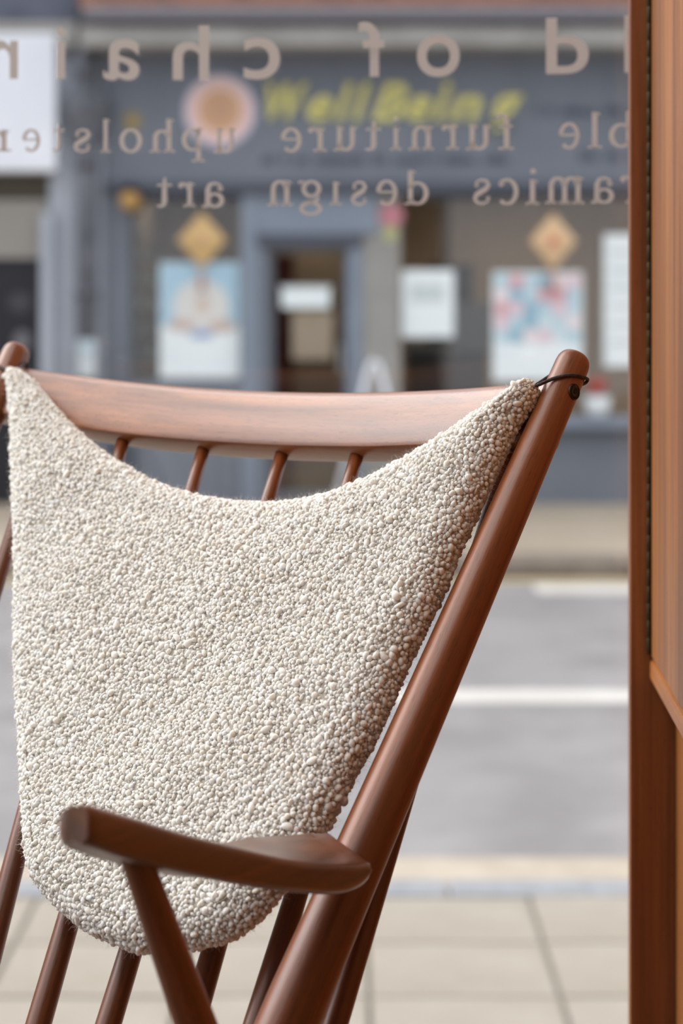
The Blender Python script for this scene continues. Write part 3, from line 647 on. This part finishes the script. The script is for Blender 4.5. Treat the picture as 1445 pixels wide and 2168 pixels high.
# screw head and rebate in the near post
def screw(side):
    pa = at(1216, 832, 1.33); a_, u_ = onback(1215, 833, 0)
    if side == 0:
        c = C(postline(0, u_)[0], u_, 0); dirv = V(.10, -.93, .20); dirv = V(*(CAMP - c)); 
        d0 = V(*U); dirv = dirv - d0 * (dirv @ d0); dirv /= np.linalg.norm(dirv)
        sd = np.cross(d0, dirv); tgt = ray(1215.5, 832)
        # turn towards the spot where the picture shows it
        best = min(np.radians(np.linspace(-60, 60, 121)), key=lambda t: abs((lambda q: CX + F * q[0] / q[1])(c + (dirv * math.cos(t) + sd * math.sin(t)) * .0122) - 1216))
        dirv = dirv * math.cos(best) + sd * math.sin(best)
    else:
        c = C(postline(1, u_)[0], u_, 0); dirv = V(*(-A)) * .8 + NN * .6; dirv /= np.linalg.norm(dirv)
    Mx = axis_frame(c + dirv * .0085, c + dirv * .02)
    s = cpart('screw', lathe_mesh('screw', [(.0046, 0), (.0046, .0036), (.0040, .0040), (.0018, .0041), (.0015, .0030)], BLACK, 24), Mx)
    obj('screw_seat', lathe_mesh('seat', [(.0056, 0), (.0056, .0036), (.0052, .0042), (.0047, .0038), (.0047, .0)], plain('screw_seat_wood%d' % side, (50, 28, 16), .5), 24), s)
    obj('hex_socket', lathe_mesh('hex', [(.0017, .0028), (.0017, .00412)], plain('socket_black%d' % side, (8, 8, 8), .6), 6), s)
screw(0); screw(1)

# crest rail: bowed backwards
CM = frame(tuple(R0), A, U, NN)
def bow(a, depth=.027):
    s = (a - AW / 2) / (AW / 2); return -depth * (1 - s * s)
def crest():
    top, bot, th, na = -.0155, -.0655, .024, 48
    vs, fs = [], []
    sec = []
    e = .004
    for (u, n) in ((bot, -e), (bot + e * .3, -e * .3), (bot + e, 0), (top - 2 * e, 0), (top - e * .8, -e * .25), (top - e * .2, -e * .9), (top, -2 * e), (top, -th + 2 * e), (top - e * .3, -th + e * .7), (top - e, -th), (bot + e, -th), (bot + e * .3, -th + e * .3), (bot, -th + e)): sec.append((u, n))
    for i in range(na + 1):
        a = AW + .004 + (abs(AW) - .008) * i / na; s = abs((a - AW / 2) / (AW / 2)); hh = 1 - .16 * max(0, s - .4) ** 1.5
        lift = .0
        for u, n in sec: vs.append((a, top + (u - top) * hh + lift, n + bow(a) + .0035))
    m_ = len(sec)
    for i in range(na):
        for k in range(m_): j = (k + 1) % m_; fs.append((i * m_ + k, (i + 1) * m_ + k, (i + 1) * m_ + j, i * m_ + j))
    fs.append(tuple(range(m_))); fs.append(tuple(na * m_ + k for k in range(m_))[::-1])
    me = mesh_from('crest_rail', vs, fs, False, W_X)
    me.shade_smooth()
    o = cpart('crest_rail', me, CM)
    md = o.modifiers.new('es', 'EDGE_SPLIT'); md.split_angle = math.radians(38)
crest()

# spindles
tops = [(100, 890), (265, 915), (432, 945), (597, 960), (757, 957), (917, 950), (1086, 925)]
lows = [(-150, 1700), (-12, 1988), (132, 1992), (283, 1992), (457, 1994), (596, 1994), (741, 2060)]
NB_ = -.040
for (t_, l_) in zip(tops, lows):
    a1, u1 = onback(*t_, -.03); nt1 = bow(a1) - .010; a1, u1 = onback(*t_, nt1)
    a0, u0 = onback(*l_, NB_)
    P1 = C(a1, u1, nt1); P0 = C(a0, u0, NB_); d_ = (P1 - P0) / np.linalg.norm(P1 - P0)
    P1 = P1 + d_ * .022; Lf = (u1 - (-.86)) / abs(u1 - u0) * np.linalg.norm(P1 - P0); P0 = P1 - d_ * Lf
    prof = [(float(np.interp(z, [0, .25, .45, .7, 1], [.0072, .0088, .0085, .0066, .0049])), z * Lf) for z in np.linspace(0, 1, 14)]
    cpart('spindle', lathe_mesh('spindle', prof, W_Z, 20), axis_frame(P0, P1))

# arms: outline on the side plane of the chair, lofted with a changing width
edge_t = [(192, 1710), (204, 1709), (232, 1717), (307, 1739), (400, 1770), (486, 1791), (549, 1806), (594, 1818), (642, 1827), (697, 1831), (746, 1833), (784, 1831), (803, 1828)]
edge_b = [(192, 1789), (204, 1794), (232, 1805), (300, 1829), (400, 1852), (486, 1870), (549, 1881), (594, 1887), (642, 1892), (697, 1896), (738, 1895), (778, 1880), (801, 1845)]
AOUT = .006
def arm(side):
    Tt = np.array([onside(*p, AOUT) for p in edge_t]); Bt = np.array([onside(*p, AOUT) for p in edge_b])
    n0 = 40; s = np.linspace(0, 1, n0)
    def rs(P):
        k = np.linspace(0, 1, len(P)); return np.stack([np.interp(s, k, P[:, 0]), np.interp(s, k, P[:, 1])], 1)
    def sm(P):
        for _ in range(3):
            Q = P.copy(); Q[1:-1] = (P[:-2] + 2 * P[1:-1] + P[2:]) / 4; P = Q
        return P
    Tt, Bt = sm(rs(Tt)), sm(rs(Bt))
    vs, fs = [], []; m_ = 16
    sg = 1 if side == 0 else -1; a_edge = AOUT if side == 0 else AW - AOUT
    for i in range(n0):
        wd = np.interp(s[i], [0, .05, .12, .3, .5, .80, .93, 1], [.016, .022, .028, .036, .044, .054, .050, .036])
        out = a_edge + sg * np.interp(s[i], [0, .08, .5, .85, .95, 1], [-.002, 0, .0, 0, -.001, -.006])
        inn = out - sg * wd
        t, b_ = Tt[i], Bt[i]
        crown = np.interp(s[i], [0, .12, .4, .55, .7, 1], [-.001, -.006, -.007, .0, .008, .012])   # top rises towards the inner edge at the back
        sec = [(out, t, -.004), (out - sg * .0015, t, -.0008), (out - sg * .005, t, .0006), (out - sg * wd * .35, t, crown * .35), (out - sg * wd * .7, t, crown * .8), (inn + sg * .006, t, crown), (inn + sg * .0015, t, crown - .002), (inn, t, crown - .006)]
        bs = [(inn, b_, .005 + crown * .5), (inn + sg * .002, b_, .001 + crown * .5), (inn + sg * .006, b_, crown * .4), (out - sg * wd * .6, b_, .0), (out - sg * wd * .3, b_, -.0006), (out - sg * .005, b_, -.0004), (out - sg * .0015, b_, .0012), (out, b_, .004)]
        for (aa, q, dz) in sec + bs:
            p = R0 + A * aa + FW * q[0]; vs.append((p[0], p[1], q[1] + dz))
    for i in range(n0 - 1):
        for k in range(m_): j = (k + 1) % m_; fs.append((i * m_ + k, i * m_ + j, (i + 1) * m_ + j, (i + 1) * m_ + k))
    fs.append(tuple(range(m_))[::-1]); fs.append(tuple((n0 - 1) * m_ + k for k in range(m_)))
    if side == 1: fs = [f[::-1] for f in fs]
    Mi = frame(tuple(R0), FW, np.cross(ZZ, FW), ZZ); Mv = Mi.inverted()
    me = mesh_from('armrest', [tuple(Mv @ Vector(tuple(map(float, v)))) for v in vs], fs, True, W_ARM_SHADE)
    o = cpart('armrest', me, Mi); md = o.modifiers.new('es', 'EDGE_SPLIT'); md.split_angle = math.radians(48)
    # support under the front of the arm
    ap = a_edge - sg * .020
    k0, z0 = onside(270, 1818, AOUT - .02); k1, z1 = onside(411, 2168, AOUT - .02)
    ext = 1.95; k1, z1 = k0 + (k1 - k0) * ext, z0 + (z1 - z0) * ext
    P1 = R0 + A * ap + FW * k0; P1[2] = z0 + .012; P0 = R0 + A * (ap - sg * .004) + FW * k1; P0[2] = z1
    L = float(np.linalg.norm(P1 - P0))
    prof = [(float(np.interp(z, [0, .4, .75, 1], [.0112, .0112, .0092, .0075])), z * L) for z in np.linspace(0, 1, 14)]
    cpart('arm_support', lathe_mesh('arm_support', prof, W_Z, 24), axis_frame(P0, P1))
    return k1, z1
kS, zS = arm(0); arm(1)

# seat frame, seat pad, front legs and rockers below the picture
pk = float((pR0 - R0) @ FW); pz = float(pR0[2]); SF = kS + .06; seat_z = zS - .005
def side_pt(a, k, z):
    p = R0 + A * a + FW * k; p[2] = z; return p
aR = postline(0, LOW)[0]; aL = postline(1, LOW)[0]
for a_ in (aR, aL):
    cpart('seat_rail', tube_mesh('seat_rail', [side_pt(a_, pk - .05, pz + .03), side_pt(a_, (pk + SF) / 2, (pz + seat_z) / 2 + .0), side_pt(a_, SF + .22, seat_z + .03)], [.015, .018, .016], W_Z, 16))
    cpart('front_leg', tube_mesh('front_leg', [side_pt(a_, SF + .10, seat_z + .02), side_pt(a_, SF + .16, PLAT + .045)], [.017, .013], W_Z, 16))
    cpart('rear_leg', tube_mesh('rear_leg', [side_pt(a_, pk - .02, pz + .02), side_pt(a_, pk - .10, PLAT + .045)], [.0145, .013], W_Z, 16))
    rk = []
    for s in np.linspace(-1, 1, 25): rk.append(side_pt(a_, (pk + SF) / 2 + .02 + s * .36, PLAT + .0155 + .075 * s * s - .0))
    cpart('rocker', tube_mesh('rocker', rk, .016, W_Z, 14))
for k_, z_ in ((pk - .03, pz + .03), (SF + .20, seat_z + .03)):
    cpart('cross_rail', tube_mesh('cross_rail', [side_pt(aL, k_, z_), side_pt((aL + aR) / 2, k_, z_), side_pt(aR, k_, z_)], .015, W_Z, 16))

# ------------------------------------------------------------------ back cushion
outl = [(30,775),(52,778),(75,800),(100,835),(140,880),(180,915),(220,945),(260,968),(310,995),(360,1015),(420,1032),(480,1042),(540,1048),(600,1048),(660,1040),(720,1026),(770,1008),(820,985),(870,960),(920,932),(970,905),(1020,872),(1060,845),(1095,820),(1120,808),(1138,808),(1147,824),(1140,850),(1119,880),(1098,912),(1088,941),(1077,966),(1066,991),(1055,1018),(1038,1057),(1022,1088),(1008,1124),(983,1171),(972,1203),(945,1270),(916,1327),(891,1373),(860,1440),(824,1523),(798,1574),(767,1626),(741,1677),(710,1733),(690,1775),(665,1812),(630,1855),(592,1894),(562,1929),(518,1963),(470,1984),(412,1993),(353,1997),(294,1998),(247,1989),(206,1970),(170,1955),(135,1930),(94,1892),(65,1863),(47,1829),(40,1776),(37,1718),(33,1635),(28,1500),(24,1400),(26,1300),(29,1200),(30,1100),(28,1000),(26,900),(20,830),(15,800),(20,782)]
ol = np.array([onback(x, y, .012) for x, y in outl])
def resample(P, n):
    Q = np.vstack([P, P[:1]]); d = np.r_[0, np.cumsum(np.linalg.norm(np.diff(Q, axis=0), axis=1))]
    t = np.linspace(0, d[-1], n, endpoint=False); return np.stack([np.interp(t, d, Q[:, 0]), np.interp(t, d, Q[:, 1])], 1)
OL = resample(ol, 420)
for _ in range(3): OL = (np.roll(OL, 1, 0) + 2 * OL + np.roll(OL, -1, 0)) / 4
tg_ = np.roll(OL, -1, 0) - np.roll(OL, 1, 0); tg_ /= np.linalg.norm(tg_, axis=1)[:, None]
on_ = np.c_[tg_[:, 1], -tg_[:, 0]]; on_ *= -np.sign(((OL.mean(0) - OL) * on_).sum())          # outward normal
OL = OL + on_ * np.where(on_[:, 0] > 0, -np.interp(-OL[:, 1], [.02, .06, .12], [.002, .006, .0085]) * on_[:, 0], -np.interp(-OL[:, 1], [.02, .06, .14], [-.0050, .0, .0036]) * on_[:, 0])[:, None]
OL[:, 1] -= np.where(OL[:, 0] < AW + .06, np.interp(-OL[:, 1], [.0, .03, .06], [.005, .003, .0]), 0)
def edist(P):
    """distance to the outline"""
    out = np.empty(len(P)); S0 = OL; S1 = np.roll(OL, -1, 0); D = S1 - S0; dd = (D ** 2).sum(1)
    for i in range(0, len(P), 2000):
        q = P[i:i + 2000, None] - S0[None]; t = np.clip((q * D).sum(2) / dd, 0, 1)
        out[i:i + 2000] = np.sqrt(((q - t[..., None] * D) ** 2).sum(2).min(1))
    return out
RC = .019
def height(d):
    h = np.where(d < RC, np.sqrt(np.maximum(RC ** 2 - (RC - d) ** 2, 0)), RC)
    return h + .008 * (1 - np.exp(-np.maximum(d - RC * .6, 0) / .05))
def n_mid(a):
    s = (a - AW / 2) / (AW / 2); return .013 - .019 * np.clip(1 - s * s, 0, 1)
def wob(P): return .0012 * np.sin(P[:, 0] * 46 + 1.3) * np.sin(P[:, 1] * 39 + .4) + .0009 * np.sin(P[:, 0] * 21 - P[:, 1] * 33)
def surf(P, front=True):
    d = edist(P); h = height(d); n0_ = n_mid(P[:, 0])
    return (n0_ + h + wob(P) * np.clip(d / .03, 0, 1)) if front else (n0_ - .55 * h)
cen = np.array(onback(480, 1400, .012))
rr = 1 - (1 - np.linspace(0, 1, 46)[1:]) ** 1.8
NR = len(OL)
pts = np.vstack([cen[None]] + [cen + (OL - cen) * r_ for r_ in rr])
nf = surf(pts); nb_ = surf(pts, False)
vsf = np.c_[pts, nf]; inner = len(pts) - NR
vsb = np.c_[pts[:inner], nb_[:inner]]                    # rim shared
vs = np.vstack([vsf, vsb]); off = len(vsf)
fs = []
for i in range(NR): fs.append((0, 1 + i, 1 + (i + 1) % NR)); fs.append((off, off + 1 + (i + 1) % NR, off + 1 + i))
for k in range(len(rr) - 1):
    b0, b1 = 1 + k * NR, 1 + (k + 1) * NR; last = k == len(rr) - 2
    for i in range(NR):
        j = (i + 1) % NR; fs.append((b0 + i, b1 + i, b1 + j, b0 + j))
        c1 = b1 if last else off + b1
        fs.append((off + b0 + j, c1 + j, c1 + i, off + b0 + i))
cbase = C(-.26, -.30, 0)
cush = empty('back_cushion', tuple(cbase), 'cream boucle wool back cushion tied to the rocking chair posts', 'cushion')
T1 = Matrix.Translation(tuple(-cbase)) @ CM
me = mesh_from('cover', vs, fs, True, WOOLG)
bmx = bmesh.new(); bmx.from_mesh(me); bmesh.ops.recalc_face_normals(bmx, faces=bmx.faces[:]); bmx.to_mesh(me); bmx.free()
obj('cover', me, cush, T1)

# slubs: wool knots standing on the ground cloth
from mathutils.geometry import intersect_point_tri_2d
lo, hi = OL.min(0), OL.max(0)
cand = rng.uniform(lo, hi, (90000, 2))
def inside(P):
    x, y = P[:, 0], P[:, 1]; c = np.zeros(len(P), bool); S0, S1 = OL, np.roll(OL, -1, 0)
    for (xa, ya), (xb, yb) in zip(S0, S1):
        m_ = ((ya > y) != (yb > y)) & (x < (xb - xa) * (y - ya) / (yb - ya + 1e-12) + xa); c ^= m_
    return c
cand = cand[inside(cand)]
def surf_nrm(P):
    e = .0008; dx = np.array([e, 0]); dy = np.array([0, e]); z = surf(P)
    gx = (surf(P + dx) - surf(P - dx)) / (2 * e); gy = (surf(P + dy) - surf(P - dy)) / (2 * e)
    n_ = np.c_[-gx, -gy, np.ones(len(P))]; return np.c_[P, z], n_ / np.linalg.norm(n_, axis=1)[:, None]
dE = edist(cand); cand = cand[dE > .004]
p3, nr = surf_nrm(cand)
# rim samples
idx = rng.uniform(0, NR, 26000); i0 = idx.astype(int); fr = (idx - i0)[:, None]
e0 = OL[i0] * (1 - fr) + OL[(i0 + 1) % NR] * fr; tg = OL[(i0 + 1) % NR] - OL[i0 - 1]; tg /= np.linalg.norm(tg, axis=1)[:, None]
inw = np.c_[-tg[:, 1], tg[:, 0]]; flip = np.sign(((cen - e0) * inw).sum(1)); inw *= flip[:, None]
th = np.radians(rng.uniform(-70, 62, 26000))
q2 = e0 + inw * (RC * (1 - np.cos(th)))[:, None]; okk = inside(q2); dd_ = edist(q2)
sc_ = np.where(th >= 0, 1, .55)
hn = n_mid(q2[:, 0]) + sc_ * RC * np.sin(th) * np.minimum(1, dd_ / np.maximum(RC * (1 - np.cos(th)), 1e-6))
n3 = np.c_[-inw * np.cos(th)[:, None], np.sin(th)]
okk &= (dd_ > RC * (1 - np.cos(th)) * .75)
p3 = np.vstack([p3, np.c_[q2, hn][okk]]); nr = np.vstack([nr, n3[okk]])
perm = rng.permutation(len(p3)); p3, nr = p3[perm], nr[perm]
def streak(p):   # rows of slubs run down the cloth with thinner places between them
    x, y = p[:, 0], p[:, 1]
    return (np.sin(x * 420 + 2.2 * np.sin(y * 60 + x * 30)) * .5 + np.sin(x * 171 - y * 140 + 1.7) * .5 + np.sin(x * 90 + y * 260) * .4)
stv = streak(p3)
rad = np.clip(rng.lognormal(math.log(.00168), .20, len(p3)), .0010, .0028) * (1 + .12 * stv)
seam_d = edist(p3[:, :2])
grid = {}; keep = []; cell = .0062
for i in range(len(p3)):
    p = p3[i]; r_ = rad[i]; key = tuple((p // cell).astype(int)); okp = True
    for dx in (-1, 0, 1):
        for dy in (-1, 0, 1):
            for dz in (-1, 0, 1):
                for j in grid.get((key[0] + dx, key[1] + dy, key[2] + dz), ()):
                    if (p[0] - p3[j, 0]) ** 2 + (p[1] - p3[j, 1]) ** 2 + (p[2] - p3[j, 2]) ** 2 < ((r_ + rad[j]) * .74) ** 2: okp = False; break
                if not okp: break
            if not okp: break
        if not okp: break
    if okp and stv[i] < -.95 and rng.random() < .55: okp = False
    if okp: grid.setdefault(key, []).append(i); keep.append(i)
small = []
kept = set(keep)
for i in range(0, len(p3)):
    if i in kept or len(small) > 16000: continue
    p = p3[i]; r_ = .00085; key = tuple((p // cell).astype(int)); okp = True
    for dx in (-1, 0, 1):
        for dy in (-1, 0, 1):
            for dz in (-1, 0, 1):
                for j in grid.get((key[0] + dx, key[1] + dy, key[2] + dz), ()):
                    if (p[0] - p3[j, 0]) ** 2 + (p[1] - p3[j, 1]) ** 2 + (p[2] - p3[j, 2]) ** 2 < ((r_ + rad[j]) * .80) ** 2: okp = False; break
                if not okp: break
            if not okp: break
        if not okp: break
    if okp: rad[i] = r_; grid.setdefault(key, []).append(i); small.append(i)
keep = np.array(keep); K = len(keep)
bmi = bmesh.new(); bmesh.ops.create_icosphere(bmi, subdivisions=2, radius=1); bv = np.array([v.co[:] for v in bmi.verts]); bf = np.array([[v.index for v in f.verts] for f in bmi.faces]); bmi.free()
P, Nn, Rr = p3[keep], nr[keep], rad[keep]
yax = V(0, 1, 0) + rng.normal(0, .6, (K, 3)); tx = np.cross(yax, Nn); tx /= np.linalg.norm(tx, axis=1)[:, None]; ty = np.cross(Nn, tx)
sx_ = Rr * rng.uniform(.82, 1.1, K); sy_ = Rr * rng.uniform(.9, 1.35, K) * np.where(rng.random(K) < .25, 1.35, 1); sz_ = Rr * rng.uniform(.85, 1.2, K)
ctr = P + Nn * (Rr * .2)[:, None]
lump = 1 + .08 * np.sin(bv[None, :, :] * 3.2 + rng.uniform(0, 6.28, (K, 1, 3))).sum(2)
vv = ctr[:, None] + (bv[None, :, 0, None] * (tx * sx_[:, None])[:, None] + bv[None, :, 1, None] * (ty * sy_[:, None])[:, None] + bv[None, :, 2, None] * (Nn * sz_[:, None])[:, None]) * lump[..., None]
ff = (bf[None] + (np.arange(K) * len(bv))[:, None, None]).reshape(-1, 3)
def big_mesh(name, v, f, mat):
    m = bpy.data.meshes.new(name); m.vertices.add(len(v)); m.vertices.foreach_set('co', v.astype(np.float32).ravel())
    m.loops.add(f.size); m.loops.foreach_set('vertex_index', f.astype(np.int32).ravel())
    m.polygons.add(len(f)); m.polygons.foreach_set('loop_start', np.arange(0, f.size, 3, dtype=np.int32))
    m.update(calc_edges=True); m.shade_smooth(); m.materials.append(mat); return m
obj('boucle_slubs', big_mesh('slubs', vv.reshape(-1, 3), ff, WOOL), cush, T1, kind='stuff')
sm_ = np.array(small); bmi = bmesh.new(); bmesh.ops.create_icosphere(bmi, subdivisions=1, radius=1); bv1 = np.array([v.co[:] for v in bmi.verts]); bf1 = np.array([[v.index for v in f.verts] for f in bmi.faces]); bmi.free()
jit = rng.uniform(.7, 1.35, (len(sm_), 1, 3)); v1 = p3[sm_][:, None] + nr[sm_][:, None] * .0003 + bv1[None] * jit * .00095
f1 = (bf1[None] + (np.arange(len(sm_)) * len(bv1))[:, None, None]).reshape(-1, 3)
obj('small_slubs', big_mesh('small_slubs', v1.reshape(-1, 3), f1, WOOL), cush, T1, kind='stuff')
# loose fibres
HN = 30000
hi_ = rng.integers(0, len(p3), HN); rimw = np.abs(nr[hi_][:, 2]) < .75
hi_ = np.r_[hi_[rimw], hi_[~rimw][:17000]]; hv, hf = [], []
for i in hi_:
    p = p3[i] + nr[i] * .001; d_ = nr[i] * .55 + rng.normal(0, .7, 3); d_ /= np.linalg.norm(d_); L = rng.uniform(.002, .0075); bend = rng.normal(0, 1.5, 3); k0 = len(hv)
    s_ = np.cross(d_, rng.normal(0, 1, 3)); s_ /= np.linalg.norm(s_); s2 = np.cross(d_, s_); q = p.copy(); w_ = .00005
    for t in range(4):
        for an in (0, 2.09, 4.19): hv.append(q + (s_ * math.cos(an) + s2 * math.sin(an)) * w_ * (1 - t * .15))
        d2 = d_ + bend * t * .35; q = q + d2 / np.linalg.norm(d2) * L / 3
    for t in range(3):
        for a_ in range(3): b_ = (a_ + 1) % 3; x0, x1, y0, y1 = k0 + t * 3 + a_, k0 + t * 3 + b_, k0 + t * 3 + 3 + a_, k0 + t * 3 + 3 + b_; hf += [(x0, x1, y1), (x0, y1, y0)]
obj('wool_fibres', big_mesh('fibres', np.array(hv), np.array(hf), FUZZ), cush, T1, kind='stuff')
# seam along the bottom edge
lowpx = [k for k in range(NR) if OL[k, 1] < -.335]
ks = sorted(lowpx); sp = []
for k in ks:
    t_ = OL[(k + 1) % NR] - OL[k - 1]; t_ /= np.linalg.norm(t_); i_ = V(-t_[1], t_[0]); i_ *= np.sign((cen - OL[k]) @ i_)
    sp.append(OL[k] + i_ * .013)
sp = np.array(sp); sz2 = surf(sp)
obj('seam', tube_mesh('seam', [(p[0], p[1], z + .0010) for p, z in zip(sp, sz2)], .0005, THREAD, 6), cush, T1)

# cords tying the cushion to the posts
def around(side, px, py, r, far=False):
    """where the picture ray meets the post (or grazes it): angle round the post and distance along it"""
    d = ray(px, py); d = d / np.linalg.norm(d); c0 = C(*postline(side, 0), 0); ax = C(*postline(side, -.1), 0) - c0; ax /= np.linalg.norm(ax)
    dp = d - ax * (d @ ax); w0 = CAMP - c0; wp = w0 - ax * (w0 @ ax)
    a_, b_, c_ = dp @ dp, 2 * dp @ wp, wp @ wp - r * r; D = max(b_ * b_ - 4 * a_ * c_, 0); t = (-b_ + (1 if far else -1) * math.sqrt(D)) / (2 * a_)
    q = CAMP + d * t - c0; u_ = q @ ax; rad_ = q - ax * u_
    return math.atan2(rad_ @ NN, rad_ @ A), u_, c0, ax
CORD_U = -.0128
def cord(side):
    r_ = .0123 + .0011
    fr_px = [(1169, 802), (1182, 798), (1197, 794.5), (1212, 794), (1225, 796), (1238, 800), (1246, 804.5), (1251, 810)]
    hits = [around(0, *p, r_) for p in fr_px]; c0, ax = hits[0][2:]
    th_ = np.unwrap([h[0] for h in hits]); uu = np.array([h[1] for h in hits])
    s_ = np.sign(th_[-1] - th_[0]); end = th_[-1] + s_ * (((math.pi - .12 * s_ - th_[-1]) * s_) % (2 * math.pi))      # round the back to the inner side of the post
    tb = np.linspace(th_[-1], end, 14)[1:]; ub = np.linspace(uu[-1], -CORD_U, 14)[1:]
    tt, ua = np.r_[th_, tb], np.r_[uu, ub]
    if side == 1:
        c0 = C(*postline(1, 0), 0); ax = C(*postline(1, -.1), 0) - c0; ax /= np.linalg.norm(ax); tt = math.pi - tt
    e1 = A - ax * (A @ ax); e1 /= np.linalg.norm(e1); e2 = NN - ax * (NN @ ax) - e1 * (NN @ e1); e2 /= np.linalg.norm(e2)
    path = [c0 + ax * u_ + (e1 * math.cos(t) + e2 * math.sin(t)) * r_ for t, u_ in zip(tt, ua)]
    tipc = onback(1132, 818, .016) if side == 0 else onback(30, 790, .016)
    tp = C(tipc[0], tipc[1], .016); tq = tp + U * .0022 - NN * .001
    path = [tp] + [tp + (path[0] - tp) * f_ for f_ in (.3, .65)] + path + [path[-1] + (tq - path[-1]) * f_ for f_ in (.35, .7)] + [tq]
    Mi = CM.inverted(); Pp = [tuple(Mi @ Vector(tuple(map(float, p)))) for p in path]
    obj('cord', tube_mesh('cord', Pp, .0012, CORD, 10), cush, T1)
cord(0); cord(1)
